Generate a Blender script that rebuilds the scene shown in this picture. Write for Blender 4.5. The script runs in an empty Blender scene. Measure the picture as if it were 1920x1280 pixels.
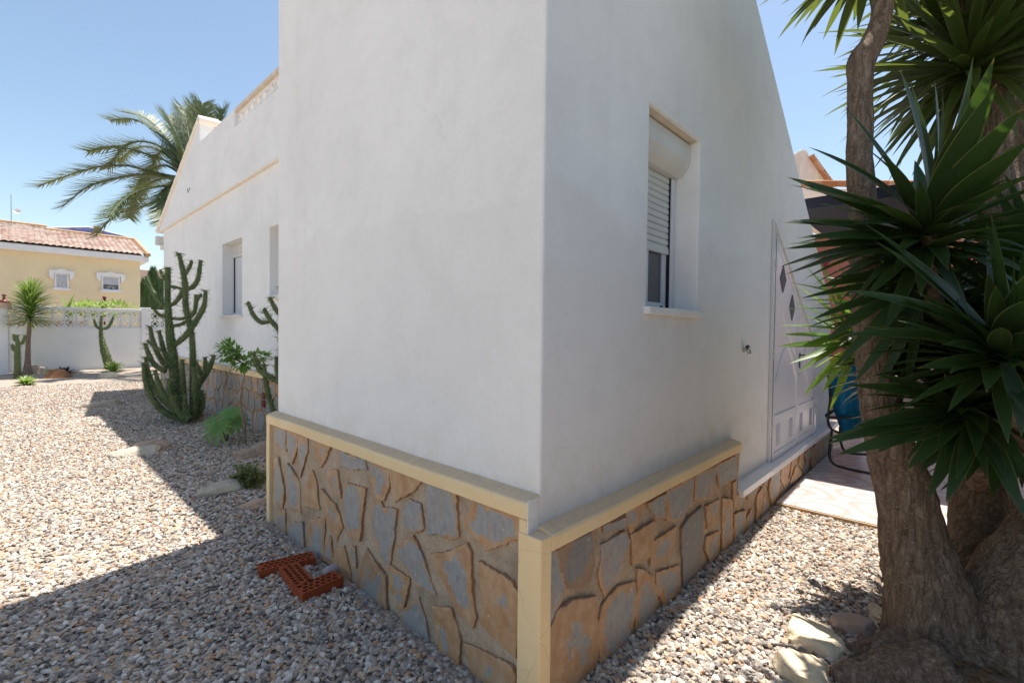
import bpy, math, random
import numpy as np
from mathutils import Vector, Matrix, noise
R_ = math.radians
sc = bpy.context.scene
col = sc.collection

# ---------------------------------------------------------------- camera
CAMP = np.array([0.0, 0.0, 1.44]); FPX = 886.05
def _rot(y, p, r):
    f = np.array([math.cos(p)*math.cos(y), math.cos(p)*math.sin(y), math.sin(p)])
    r0 = np.array([math.sin(y), -math.cos(y), 0.0]); d = np.cross(f, r0)
    return np.array([math.cos(r)*r0+math.sin(r)*d, -math.sin(r)*r0+math.cos(r)*d, f])
RC = _rot(R_(43.2203), R_(-1.2364), R_(-0.6914))      # rows: right, down, forward
cam = bpy.data.objects.new('camera', bpy.data.cameras.new('camera'))
col.objects.link(cam); sc.camera = cam
cam.data.sensor_width = 36; cam.data.lens = FPX/1920*36
cam.data.clip_start = 0.05; cam.data.clip_end = 500
_m = np.eye(4); _m[:3, 0] = RC[0]; _m[:3, 1] = -RC[1]; _m[:3, 2] = -RC[2]; _m[:3, 3] = CAMP
cam.matrix_world = Matrix([list(map(float, q)) for q in _m])
# surveying helpers: a sight line through the photo, met with a known plane or distance
def ray(u, v): return RC.T @ np.array([(u-960)/FPX, (v-640)/FPX, 1.0])
def at(u, v, d): return Vector(CAMP + ray(u, v)*d)
def onz(u, v, z=0.0): d = ray(u, v); return Vector(CAMP + d*((z-1.44)/d[2]))
def onx(u, v, x): d = ray(u, v); return Vector(CAMP + d*(x/d[0]))
def ony(u, v, y): d = ray(u, v); return Vector(CAMP + d*(y/d[1]))

# ---------------------------------------------------------------- light
SUN_EL, SUN_AZ = R_(73), R_(8)          # azimuth measured from +X towards +Y
sd = Vector((math.cos(SUN_EL)*math.cos(SUN_AZ), math.cos(SUN_EL)*math.sin(SUN_AZ), math.sin(SUN_EL)))
w = bpy.data.worlds.new("World"); sc.world = w; w.use_nodes = True
nt = w.node_tree
sky = nt.nodes.new('ShaderNodeTexSky'); sky.sky_type = 'NISHITA'; sky.sun_disc = False
sky.sun_elevation = SUN_EL; sky.sun_rotation = math.pi/2 - SUN_AZ
sky.air_density = 1.0; sky.dust_density = 0.7; sky.ozone_density = 1.0; sky.altitude = 50
bg = nt.nodes['Background']; bg.inputs['Strength'].default_value = 0.10
wm = nt.nodes.new('ShaderNodeMix'); wm.data_type = 'RGBA'; wm.blend_type = 'MULTIPLY'; wm.inputs[0].default_value = 1
wm.inputs[7].default_value = (0.90, 0.87, 0.79, 1)      # camera white balance of a warm summer noon
nt.links.new(sky.outputs[0], wm.inputs[6]); nt.links.new(wm.outputs[2], bg.inputs[0])
sun = bpy.data.objects.new('sun', bpy.data.lights.new('sun', 'SUN')); col.objects.link(sun)
sun.data.energy = 3.75; sun.data.angle = R_(0.5); sun.data.color = (1, 0.955, 0.9)
sun.rotation_euler = sd.to_track_quat('Z', 'Y').to_euler()
sc.view_settings.view_transform = 'Standard'; sc.view_settings.look = 'None'
sc.view_settings.exposure = 1.27; sc.view_settings.gamma = 1
try:
    sc.cycles.max_bounces = 10; sc.cycles.diffuse_bounces = 6; sc.cycles.transparent_max_bounces = 8
except Exception: pass

# ---------------------------------------------------------------- materials
def nd(t, typ, **kw):
    n = t.nodes.new(typ)
    for k, v in kw.items():
        if k.startswith('i_'):
            n.inputs[k[2:].replace('_', ' ')].default_value = v
        else: setattr(n, k, v)
    return n
def ramp(t, fac, stops, interp='LINEAR'):
    r = t.nodes.new('ShaderNodeValToRGB'); r.color_ramp.interpolation = interp
    e = r.color_ramp.elements
    while len(e) < len(stops): e.new(0.5)
    for k, (p, c) in enumerate(stops):
        e[k].position = p; e[k].color = (*c, 1) if len(c) == 3 else c
    t.links.new(fac, r.inputs[0]); return r.outputs[0]
def mix(t, fac, a, b, mode='MIX'):
    m = t.nodes.new('ShaderNodeMix'); m.data_type = 'RGBA'; m.blend_type = mode
    for q, v in ((0, fac), (6, a), (7, b)):
        s = m.inputs[q]
        if hasattr(v, 'links'): t.links.new(v, s)
        elif q == 0: s.default_value = v
        else: s.default_value = (v, v, v, 1) if isinstance(v, (int, float)) else (*v, 1)
    return m.outputs[2]
def math_(t, op, a, b=0.0, c=0.0):
    m = t.nodes.new('ShaderNodeMath'); m.operation = op
    for s, v in zip(m.inputs, (a, b, c)):
        if hasattr(v, 'links'): t.links.new(v, s)
        else: s.default_value = v
    return m.outputs[0]
def coords(t, scale=(1, 1, 1), kind='Object'):
    tc = t.nodes.new('ShaderNodeTexCoord'); mp = t.nodes.new('ShaderNodeMapping')
    mp.inputs['Scale'].default_value = scale
    t.links.new(tc.outputs[kind], mp.inputs[0]); return mp.outputs[0]
def noi(t, vec, scale, detail=4, rough=0.55, dist=0.0, out=0):
    n = nd(t, 'ShaderNodeTexNoise'); n.inputs['Scale'].default_value = scale
    n.inputs['Detail'].default_value = detail; n.inputs['Roughness'].default_value = rough
    n.inputs['Distortion'].default_value = dist
    t.links.new(vec, n.inputs['Vector']); return n.outputs[out]
def newmat(name, rough=0.8, spec=0.3):
    m = bpy.data.materials.new(name); m.use_nodes = True
    b = m.node_tree.nodes['Principled BSDF']; b.inputs['Roughness'].default_value = rough
    b.inputs['Specular IOR Level'].default_value = spec
    return m, m.node_tree, b
def bump(t, b, h, strength=0.4, dist=0.01, prev=None):
    n = t.nodes.new('ShaderNodeBump'); n.inputs['Strength'].default_value = strength
    n.inputs['Distance'].default_value = dist; t.links.new(h, n.inputs['Height'])
    if prev is not None: t.links.new(prev, n.inputs['Normal'])
    t.links.new(n.outputs[0], b.inputs['Normal']); return n.outputs[0]
def simple(name, c1, c2=None, scale=6, rough=0.7, spec=0.3, bs=None, bstr=0.2, bd=0.004, metal=0.0):
    m, t, b = newmat(name, rough, spec); v = coords(t)
    if c2 is None: c2 = tuple(x*0.86 for x in c1)
    t.links.new(ramp(t, noi(t, v, scale, 6), [(0.3, c1), (0.7, c2)]), b.inputs['Base Color'])
    b.inputs['Metallic'].default_value = metal
    if bs: bump(t, b, noi(t, v, bs, 5), bstr, bd)
    return m
def leafmat(name, c1, c2, rough=0.4, trans=0.25, scale=3, tc=None, stripes=0):
    m, t, b = newmat(name, rough, 0.45); v = coords(t)
    c = ramp(t, noi(t, v, scale, 4), [(0.3, c1), (0.7, c2)])
    at_ = nd(t, 'ShaderNodeAttribute', attribute_name='tint')
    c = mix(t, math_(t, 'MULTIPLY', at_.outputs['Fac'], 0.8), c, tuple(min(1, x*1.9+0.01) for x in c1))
    t.links.new(c, b.inputs['Base Color'])
    if stripes:
        uv = nd(t, 'ShaderNodeUVMap'); sp = nd(t, 'ShaderNodeSeparateXYZ'); t.links.new(uv.outputs[0], sp.inputs[0])
        ed = math_(t, 'ABSOLUTE', math_(t, 'SUBTRACT', sp.outputs[0], 0.5))
        c = mix(t, ramp(t, ed, [(0.455, (0, 0, 0)), (0.5, (0.75,)*3)]), c, (0.30, 0.32, 0.12))      # pale horny margin
        tipn = math_(t, 'ADD', sp.outputs[1], math_(t, 'MULTIPLY', math_(t, 'SUBTRACT', noi(t, v, 9, 3), .5), .09))
        c = mix(t, ramp(t, tipn, [(0.955, (0, 0, 0)), (0.98, (1, 1, 1))]), c, (0.20, 0.12, 0.04))      # brown dead tip
        t.links.new(c, b.inputs['Base Color'])
        wv = math_(t, 'SINE', math_(t, 'MULTIPLY', sp.outputs[0], stripes))
        bump(t, b, wv, 0.25, 0.001)
    tr = nd(t, 'ShaderNodeBsdfTranslucent'); tr.inputs[0].default_value = (*(tc or tuple(min(1, x*2.2) for x in c2)), 1)
    mx = nd(t, 'ShaderNodeMixShader'); mx.inputs[0].default_value = trans
    out = t.nodes['Material Output']
    t.links.new(b.outputs[0], mx.inputs[1]); t.links.new(tr.outputs[0], mx.inputs[2]); t.links.new(mx.outputs[0], out.inputs[0])
    return m

def stucco(name, warm=(0.92, 0.905, 0.88), patch=True, grain=230):
    m, t, b = newmat(name, 0.9, 0.2); v = coords(t)
    n1 = noi(t, v, 1.1, 8, 0.62); n2 = noi(t, v, 5.0, 8, 0.65); g = noi(t, v, grain, 3, 0.6)
    dark = tuple(x*0.92 for x in warm)
    c = ramp(t, n1, [(0.33, dark), (0.62, warm)])
    c = mix(t, math_(t, 'MULTIPLY', ramp(t, n2, [(0.48, (0, 0, 0)), (0.72, (1, 1, 1))]), 0.16), c, (0.60, 0.575, 0.53))
    sv = coords(t, (4.0, 4.0, 0.35)); st = noi(t, sv, 1.6, 6, 0.6)     # rain streaks
    c = mix(t, math_(t, 'MULTIPLY', ramp(t, st, [(0.55, (0, 0, 0)), (0.8, (1, 1, 1))]), 0.12), c, (0.55, 0.53, 0.49))
    ck = nd(t, 'ShaderNodeTexVoronoi', feature='DISTANCE_TO_EDGE'); ck.inputs['Scale'].default_value = 0.9; t.links.new(mix(t, 0.22, v, noi(t, v, 5, 6, .7, out=1)), ck.inputs['Vector'])
    c = mix(t, math_(t, 'MULTIPLY', ramp(t, ck.outputs['Distance'], [(0.0, (1, 1, 1)), (0.0022, (0, 0, 0))]), math_(t, 'MULTIPLY', ramp(t, noi(t, v, 1.4, 3), [(0.5, (0, 0, 0)), (0.62, (1, 1, 1))]), 0.18)), c, (0.40, 0.38, 0.35))
    if patch:
        sp = nd(t, 'ShaderNodeSeparateXYZ'); t.links.new(v, sp.inputs[0])
        zz = math_(t, 'ADD', sp.outputs[2], math_(t, 'MULTIPLY', math_(t, 'SUBTRACT', noi(t, v, 1.7, 6, 0.7), 0.5), 0.55))
        low = ramp(t, zz, [(0.52, (0, 0, 0)), (0.53, (1, 1, 1))])
        # zz spans metres: remap around 2.03 m
        mr = nd(t, 'ShaderNodeMapRange'); t.links.new(zz, mr.inputs[0])
        mr.inputs[1].default_value = 1.99; mr.inputs[2].default_value = 2.03; mr.inputs[3].default_value = 1; mr.inputs[4].default_value = 0
        c = mix(t, math_(t, 'MULTIPLY', mr.outputs[0], 0.15), c, (0.66, 0.645, 0.615))
        ln = nd(t, 'ShaderNodeMapRange'); t.links.new(math_(t, 'ABSOLUTE', math_(t, 'SUBTRACT', zz, 2.03)), ln.inputs[0])
        ln.inputs[1].default_value = 0; ln.inputs[2].default_value = 0.05; ln.inputs[3].default_value = 0.45; ln.inputs[4].default_value = 0
        c = mix(t, math_(t, 'MULTIPLY', ln.outputs[0], ramp(t, noi(t, v, 2.3, 4), [(0.45, (0, 0, 0)), (0.6, (1, 1, 1))])), c, (0.88, 0.87, 0.85))
    if patch:       # rusty drips below the window sill and splashed dirt just above the ledges
        def band(q, a, b, f):
            m1 = nd(t, 'ShaderNodeMapRange'); t.links.new(q, m1.inputs[0]); m1.inputs[1].default_value = a-f; m1.inputs[2].default_value = a
            m2 = nd(t, 'ShaderNodeMapRange'); t.links.new(q, m2.inputs[0]); m2.inputs[1].default_value = b; m2.inputs[2].default_value = b+f; m2.inputs[3].default_value = 1; m2.inputs[4].default_value = 0
            return math_(t, 'MULTIPLY', m1.outputs[0], m2.outputs[0])
        dr = math_(t, 'MULTIPLY', band(sp.outputs[0], 2.20, 2.84, .06), band(sp.outputs[2], 1.50, 1.54, .38))
        dr = math_(t, 'MULTIPLY', dr, math_(t, 'LESS_THAN', sp.outputs[1], 1.16))
        c = mix(t, math_(t, 'MULTIPLY', math_(t, 'MULTIPLY', dr, ramp(t, noi(t, coords(t, (3, 3, .6)), 2.6, 8, .7, .5), [(0.46, (0, 0, 0)), (0.72, (1, 1, 1))])), 0.30), c, (0.62, 0.50, 0.38))
        sl = band(sp.outputs[2], .60, .80, .22)
        c = mix(t, math_(t, 'MULTIPLY', math_(t, 'MULTIPLY', sl, ramp(t, noi(t, v, 7, 7, .7), [(0.40, (0, 0, 0)), (0.65, (1, 1, 1))])), 0.30), c, (0.60, 0.50, 0.40))
    c = mix(t, math_(t, 'MULTIPLY', ramp(t, g, [(0.33, (1, 1, 1)), (0.47, (0, 0, 0))]), 0.28), c, (0.45, 0.43, 0.40))
    t.links.new(c, b.inputs['Base Color'])
    p = bump(t, b, noi(t, v, 3.0, 4), 0.25, 0.012)
    p = bump(t, b, noi(t, v, 16.0, 5, .6, .7), 0.22, 0.006, p)
    bump(t, b, noi(t, v, grain*0.75, 4, 0.6), 0.38, 0.0035, p)
    return m
MT = {}
MT['wall'] = stucco('white_stucco')
MT['wall_far'] = stucco('white_render', (0.90, 0.89, 0.87), False, 90)
MT['garden_wall'] = stucco('grey_white_render', (0.80, 0.80, 0.80), False, 70)
def beige():
    m, t, b = newmat('beige_trim', 0.8, 0.25); v = coords(t)
    c = ramp(t, noi(t, v, 4, 8, 0.6), [(0.3, (0.83, 0.61, 0.33)), (0.7, (0.88, 0.68, 0.40))])
    ge = nd(t, 'ShaderNodeNewGeometry'); sp = nd(t, 'ShaderNodeSeparateXYZ'); t.links.new(ge.outputs['Normal'], sp.inputs[0])
    dirt = math_(t, 'MULTIPLY', ramp(t, sp.outputs[2], [(0.6, (0, 0, 0)), (0.9, (1, 1, 1))]), ramp(t, noi(t, v, 30, 5, .7), [(0.2, (0.45,)*3), (0.6, (0.85,)*3)]))
    c = mix(t, dirt, c, (0.56, 0.42, 0.29))      # dust that settled on the ledge top
    wv = nd(t, 'ShaderNodeTexVoronoi', feature='DISTANCE_TO_EDGE'); wv.inputs['Scale'].default_value = 1.7
    t.links.new(mix(t, 0.12, v, noi(t, v, 6, 5, out=1)), wv.inputs['Vector'])
    c = mix(t, math_(t, 'MULTIPLY', ramp(t, wv.outputs['Distance'], [(0.0, (1, 1, 1)), (0.0025, (0, 0, 0))]), 0.25), c, (0.3, 0.2, 0.1))
    t.links.new(c, b.inputs['Base Color']); bump(t, b, noi(t, v, 60, 6), 0.35, 0.004); return m
MT['beige'] = beige()
def mortar():
    m, t, b = newmat('sandy_mortar', 0.95, 0.1); v = coords(t)
    c = ramp(t, noi(t, v, 6, 8, 0.65), [(0.25, (0.40, 0.28, 0.175)), (0.5, (0.53, 0.405, 0.285)), (0.75, (0.60, 0.50, 0.385))])
    c = mix(t, math_(t, 'MULTIPLY', ramp(t, noi(t, v, 190, 3), [(0.5, (0, 0, 0)), (0.68, (1, 1, 1))]), 0.5), c, (0.17, 0.12, 0.08))
    c = mix(t, math_(t, 'MULTIPLY', ramp(t, noi(t, v, 3.1, 5), [(0.55, (0, 0, 0)), (0.75, (1, 1, 1))]), 0.5), c, (0.15, 0.11, 0.08))
    t.links.new(c, b.inputs['Base Color'])
    p = bump(t, b, noi(t, v, 22, 6, .6), 0.8, 0.02); bump(t, b, noi(t, v, 160, 4), 0.6, 0.005, p); return m
MT['mortar'] = mortar()
def slabs():
    m, t, b = newmat('split_slate', 0.62, 0.35); v = coords(t)
    e = nd(t, 'ShaderNodeAttribute', attribute_name='core').outputs['Fac']       # how far inside the slab
    g = nd(t, 'ShaderNodeAttribute', attribute_name='grey').outputs['Fac']       # how grey this slab is
    dk = nd(t, 'ShaderNodeAttribute', attribute_name='dark').outputs['Fac']
    vs = coords(t, (1.0, 1.0, 0.75))
    n = noi(t, vs, 5.5, 9, 0.62, 0.9)
    s = math_(t, 'ADD', math_(t, 'MULTIPLY_ADD', e, 0.85, -0.37), math_(t, 'ADD', math_(t, 'MULTIPLY', math_(t, 'SUBTRACT', n, 0.5), 2.6), math_(t, 'MULTIPLY', math_(t, 'SUBTRACT', g, 0.5), 1.15)))
    fac = ramp(t, s, [(0.20, (0, 0, 0)), (0.28, (1, 1, 1))])
    fine = noi(t, coords(t, (1, 1, .6)), 34, 9, 0.78, 0.6)
    gr = ramp(t, fine, [(0.22, (0.19, 0.185, 0.18)), (0.46, (0.32, 0.315, 0.305)), (0.62, (0.39, 0.375, 0.35)), (0.8, (0.58, 0.56, 0.52))])
    orr = ramp(t, noi(t, vs, 13, 8, 0.68), [(0.22, (0.32, 0.145, 0.06)), (0.42, (0.47, 0.26, 0.125)), (0.6, (0.55, 0.36, 0.21)), (0.8, (0.60, 0.46, 0.33))])
    c = mix(t, fac, orr, gr)
    c = mix(t, math_(t, 'MULTIPLY', ramp(t, noi(t, coords(t, (1.6, 1.6, .5)), 17, 7, .7, .8), [(0.5, (0, 0, 0)), (0.66, (1, 1, 1))]), 0.55), c, (0.47, 0.29, 0.16))
    c = mix(t, math_(t, 'MULTIPLY', dk, 0.75), c, (0.10, 0.095, 0.095))
    c = mix(t, ramp(t, e, [(0.0, (0.55,)*3), (0.06, (0, 0, 0))]), c, (0.22, 0.09, 0.04))
    fk = noi(t, coords(t, (1, 1, .5)), 85, 3, 0.5)
    c = mix(t, math_(t, 'MULTIPLY', ramp(t, fk, [(0.68, (0, 0, 0)), (0.72, (1, 1, 1))]), 0.7), c, (0.72, 0.68, 0.6))
    t.links.new(c, b.inputs['Base Color'])
    wv = noi(t, coords(t, (1, 1, .6)), 9, 3, 0.5, 1.5)
    st = math_(t, 'SNAP', wv, 0.09)
    p = bump(t, b, st, 0.35, 0.02); bump(t, b, noi(t, v, 70, 8, .7), 0.5, 0.006, p); return m
MT['slab'] = slabs()
def gravel_colors(t, fac):
    return ramp(t, fac, [(0.0, (0.12, 0.108, 0.098)), (0.12, (0.195, 0.175, 0.16)), (0.28, (0.275, 0.247, 0.22)), (0.42, (0.35, 0.31, 0.27)),
        (0.56, (0.33, 0.275, 0.225)), (0.68, (0.37, 0.23, 0.14)), (0.76, (0.43, 0.33, 0.24)), (0.84, (0.41, 0.385, 0.35)), (0.95, (0.48, 0.45, 0.41)), (1.0, (0.56, 0.54, 0.50))])
def pebble():
    m, t, b = newmat('crushed_stone', 0.95, 0.12); v = coords(t)
    oi = nd(t, 'ShaderNodeObjectInfo')
    c = gravel_colors(t, oi.outputs['Random'])
    c = mix(t, 0.5, c, mix(t, noi(t, v, 90, 5, .7), (0.75,)*3, (1.25,)*3), 'MULTIPLY')
    c = mix(t, 1.0, c, (GRAV_GAIN*1.01, GRAV_GAIN*.99, GRAV_GAIN*.955), 'MULTIPLY')
    t.links.new(c, b.inputs['Base Color']); bump(t, b, noi(t, v, 200, 4), 0.4, 0.002); return m
GRAV_GAIN = 1.36
MT['pebble'] = pebble()
def groundmat():
    m, t, b = newmat('gravel_bed', 0.9, 0.2); v = coords(t)
    dv = mix(t, 0.02, v, noi(t, v, 30, 2, out=1))
    vo = nd(t, 'ShaderNodeTexVoronoi'); vo.inputs['Scale'].default_value = 48; t.links.new(dv, vo.inputs['Vector'])
    sp = nd(t, 'ShaderNodeSeparateColor'); t.links.new(vo.outputs['Color'], sp.inputs[0])
    c = gravel_colors(t, sp.outputs[0])
    c = mix(t, ramp(t, vo.outputs['Distance'], [(0.45, (0, 0, 0)), (0.8, (0.8,)*3)]), c, (0.10, 0.08, 0.065))
    c = mix(t, math_(t, 'MULTIPLY', noi(t, v, 1.2, 4), 0.35), c, (0.42, 0.34, 0.27))
    c = mix(t, 1.0, c, (1.2, 1.17, 1.12), 'MULTIPLY')
    t.links.new(c, b.inputs['Base Color'])
    bump(t, b, math_(t, 'SUBTRACT', 1.0, vo.outputs['Distance']), 0.9, 0.012); return m
MT['ground'] = groundmat()
def barkmat(name, c1, c2, c3, sc_=1.0):
    m, t, b = newmat(name, 0.92, 0.15)
    v = coords(t, (11*sc_, 11*sc_, 2.4*sc_)); v2 = coords(t, (9*sc_, 9*sc_, 17*sc_)); vo = coords(t)
    v3 = coords(t, (19*sc_, 19*sc_, 5*sc_)); vd = mix(t, 0.55, v3, noi(t, v3, 1.2, 4, out=1))
    vr = nd(t, 'ShaderNodeTexVoronoi', feature='DISTANCE_TO_EDGE'); vr.inputs['Scale'].default_value = 3.4; t.links.new(vd, vr.inputs['Vector'])
    cr = ramp(t, vr.outputs['Distance'], [(0.0, (0, 0, 0)), (0.16, (1, 1, 1))])
    n2 = noi(t, v2, 6, 7, 0.7); n3 = noi(t, v, 3.2, 8, 0.7, 0.6)
    h = math_(t, 'ADD', math_(t, 'MULTIPLY', cr, 0.28), math_(t, 'ADD', math_(t, 'MULTIPLY', n3, 1.15), math_(t, 'MULTIPLY', n2, 0.55)))
    c = ramp(t, n3, [(0.3, c1), (0.55, c2), (0.75, c3)])
    c = mix(t, math_(t, 'MULTIPLY', math_(t, 'SUBTRACT', 1.0, cr), 0.38), c, c1)
    c = mix(t, math_(t, 'MULTIPLY', ramp(t, n2, [(0.56, (0, 0, 0)), (0.64, (1, 1, 1))]), 0.6), c, c3)
    t.links.new(c, b.inputs['Base Color'])
    p = bump(t, b, h, 0.95, 0.026*sc_**-0.5); bump(t, b, noi(t, vo, 120, 5), 0.4, 0.004, p); return m
MT['bark'] = barkmat('yucca_bark', (0.13, 0.083, 0.056), (0.36, 0.26, 0.185), (0.60, 0.49, 0.39))
MT['palm_bark'] = barkmat('palm_bark', (0.08, 0.06, 0.04), (0.2, 0.15, 0.1), (0.3, 0.25, 0.2), 0.6)
MT['twig'] = simple('grey_bark', (0.34, 0.28, 0.22), (0.2, 0.15, 0.11), 30, .9, .1, 80, .6)
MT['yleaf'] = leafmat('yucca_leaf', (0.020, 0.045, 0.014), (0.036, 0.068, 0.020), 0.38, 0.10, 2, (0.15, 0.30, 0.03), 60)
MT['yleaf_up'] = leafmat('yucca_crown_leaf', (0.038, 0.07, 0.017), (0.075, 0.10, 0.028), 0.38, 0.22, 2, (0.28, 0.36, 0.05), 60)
MT['yleaf_lit'] = leafmat('sunlit_yucca_leaf', (0.08, 0.18, 0.025), (0.13, 0.24, 0.035), 0.38, 0.35, 2, (0.35, 0.55, 0.05), 60)  # brighter copy of the yucca leaf, sunlight put into its colour
MT['palm'] = leafmat('palm_leaflet', (0.07, 0.105, 0.04), (0.14, 0.17, 0.07), 0.5, 0.15, 1.2, (0.25, 0.28, 0.05))
MT['cactus'] = None
def cactusmat(name, c1, c2, sp_c):
    m, t, b = newmat(name, 0.55, 0.35); v = coords(t)
    c = ramp(t, noi(t, v, 9, 5), [(0.3, c1), (0.7, c2)])
    a = nd(t, 'ShaderNodeAttribute', attribute_name='tint').outputs['Fac']     # corky brown at the old wood
    c = mix(t, a, c, (0.24, 0.17, 0.08))
    vo = nd(t, 'ShaderNodeTexVoronoi'); vo.inputs['Scale'].default_value = 34; t.links.new(v, vo.inputs['Vector'])
    c = mix(t, ramp(t, vo.outputs['Distance'], [(0.08, (0.8,)*3), (0.22, (0, 0, 0))]), c, sp_c)
    t.links.new(c, b.inputs['Base Color']); bump(t, b, noi(t, v, 40, 4), .5, .01); return m
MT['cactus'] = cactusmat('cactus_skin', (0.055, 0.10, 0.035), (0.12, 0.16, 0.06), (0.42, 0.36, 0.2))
MT['cactus_lit'] = cactusmat('sunlit_cactus_skin', (0.10, 0.15, 0.05), (0.16, 0.2, 0.08), (0.4, 0.34, 0.2))  # lit copy of the cactus skin, sun painted in as a paler green
MT['spine'] = simple('cactus_spine', (0.20, 0.24, 0.11), None, 4)
MT['white_metal'] = simple('white_lacquer', (0.74, 0.735, 0.76), (0.70, 0.695, 0.725), 2, 0.28, 0.5)
MT['white_pvc'] = simple('cream_plastic', (0.78, 0.765, 0.72), None, 3, 0.4, 0.45)
MT['marble'] = simple('white_marble', (0.80, 0.79, 0.78), (0.7, 0.69, 0.68), 5, 0.3, 0.5)
MT['reveal'] = simple('dusty_reveal', (0.74, 0.67, 0.56), (0.64, 0.54, 0.42), 7, .9, .2, 90, .3)
MT['pale_trim'] = simple('pale_trim', (0.87, 0.82, 0.74), (0.84, 0.76, 0.65), 5, .9, .2, 60, .3)
MT['litter'] = simple('dry_leaf', (0.30, 0.17, 0.07), (0.16, 0.09, 0.045), 30, .9, .1)
MT['dark'] = simple('dark_gap', (0.012, 0.012, 0.014), None, 3, 0.6)
MT['black_metal'] = simple('black_tube', (0.012, 0.012, 0.013), None, 3, 0.35, 0.5)
MT['steel'] = simple('chromed_brass', (0.5, 0.49, 0.47), None, 3, 0.25, 0.5, metal=0.9)
MT['grey_glass'] = simple('grey_glass_inlay', (0.15, 0.145, 0.15), None, 40, 0.75, 0.2)
def glassm():
    m, t, b = newmat('window_glass', 0.05, 0.5); b.inputs['Base Color'].default_value = (0.03, 0.04, 0.05, 1)
    b.inputs['Coat Weight'].default_value = 0.6; return m
MT['glass'] = glassm()
MT['brickclay'] = simple('fired_clay', (0.37, 0.085, 0.03), (0.27, 0.06, 0.024), 22, .85, .2, 70, .5, .004)
MT['rock'] = simple('cream_limestone', (0.80, 0.67, 0.47), (0.66, 0.52, 0.34), 14, .9, .2, 26, .8, .02)
MT['rock_brown'] = simple('brown_flagstone', (0.48, 0.34, 0.23), (0.36, 0.30, 0.24), 7, .85, .25, 30, .8, .02)
MT['rock_grey'] = simple('grey_brown_stone', (0.42, 0.37, 0.29), (0.54, 0.47, 0.37), 9, .88, .2, 30, .8, .02)
MT['rock_orange'] = simple('pink_orange_stone', (0.52, 0.30, 0.18), (0.45, 0.38, 0.34), 11, .8, .25, 28, .6, .012)
MT['boulder'] = simple('orange_boulder', (0.32, 0.15, 0.07), (0.22, 0.115, 0.06), 3, .85, .2, 30, .4, .01)
MT['soil'] = simple('root_soil', (0.34, 0.24, 0.165), (0.20, 0.135, 0.09), 18, .95, .1, 60, .9, .015)
MT['yellow'] = stucco('yellow_render', (0.78, 0.65, 0.42), False, 60)
MT['pinkish'] = simple('pink_render', (0.66, 0.46, 0.38), None, 3)
MT['terra'] = simple('terracotta_render', (0.42, 0.15, 0.10), (0.36, 0.13, 0.09), 3, .85, .2, 60, .3)
MT['white'] = simple('white_paint', (0.78, 0.78, 0.79), None, 2, .6)
MT['navy'] = simple('navy_canvas', (0.004, 0.006, 0.014), None, 6, .8)
MT['red'] = simple('red_canvas', (0.72, 0.05, 0.025), None, 6, .7)
MT['towel'] = simple('blue_towel', (0.012, 0.13, 0.24), (0.01, 0.10, 0.20), 20, .95, .05, 300, .6, .004)
MT['maroon'] = simple('maroon_metal', (0.16, 0.012, 0.02), None, 4, .4)
MT['cypress'] = leafmat('cypress_leaf', (0.02, 0.05, 0.015), (0.05, 0.10, 0.03), .6, .1)
MT['leafy'] = leafmat('bright_leaf', (0.13, 0.20, 0.035), (0.21, 0.29, 0.06), .45, .3)
MT['dleaf'] = leafmat('mid_green_leaf', (0.09, 0.19, 0.035), (0.15, 0.27, 0.05), .4, .3)
MT['succ'] = leafmat('olive_succulent', (0.13, 0.15, 0.03), (0.07, 0.11, 0.03), .5, .15)
MT['dkleaf'] = leafmat('dark_rosette_leaf', (0.03, 0.02, 0.02), (0.05, 0.03, 0.03), .5, .05)
def rooftile(name, cs):
    m, t, b = newmat(name, 0.8, 0.2); v = coords(t)
    vo = nd(t, 'ShaderNodeTexVoronoi'); vo.inputs['Scale'].default_value = 4.2; t.links.new(v, vo.inputs['Vector'])
    sp = nd(t, 'ShaderNodeSeparateColor'); t.links.new(vo.outputs['Color'], sp.inputs[0])
    c = ramp(t, sp.outputs[0], [(0.1, cs[0]), (0.5, cs[1]), (0.9, cs[2])])
    t.links.new(c, b.inputs['Base Color']); return m
MT['tile_roof'] = rooftile('pink_roof_tile', [(0.52, 0.38, 0.31), (0.63, 0.49, 0.41), (0.70, 0.60, 0.53)])
MT['tile_edge'] = simple('ochre_ridge_tile', (0.46, 0.31, 0.17), (0.38, 0.25, 0.14), 5)
MT['tile_blue'] = rooftile('blue_glazed_tile', [(0.012, 0.014, 0.05), (0.02, 0.024, 0.09), (0.05, 0.055, 0.14)])
MT['tile_old'] = rooftile('orange_brown_tile', [(0.40, 0.16, 0.07), (0.5, 0.23, 0.11), (0.55, 0.33, 0.2)])
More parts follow.
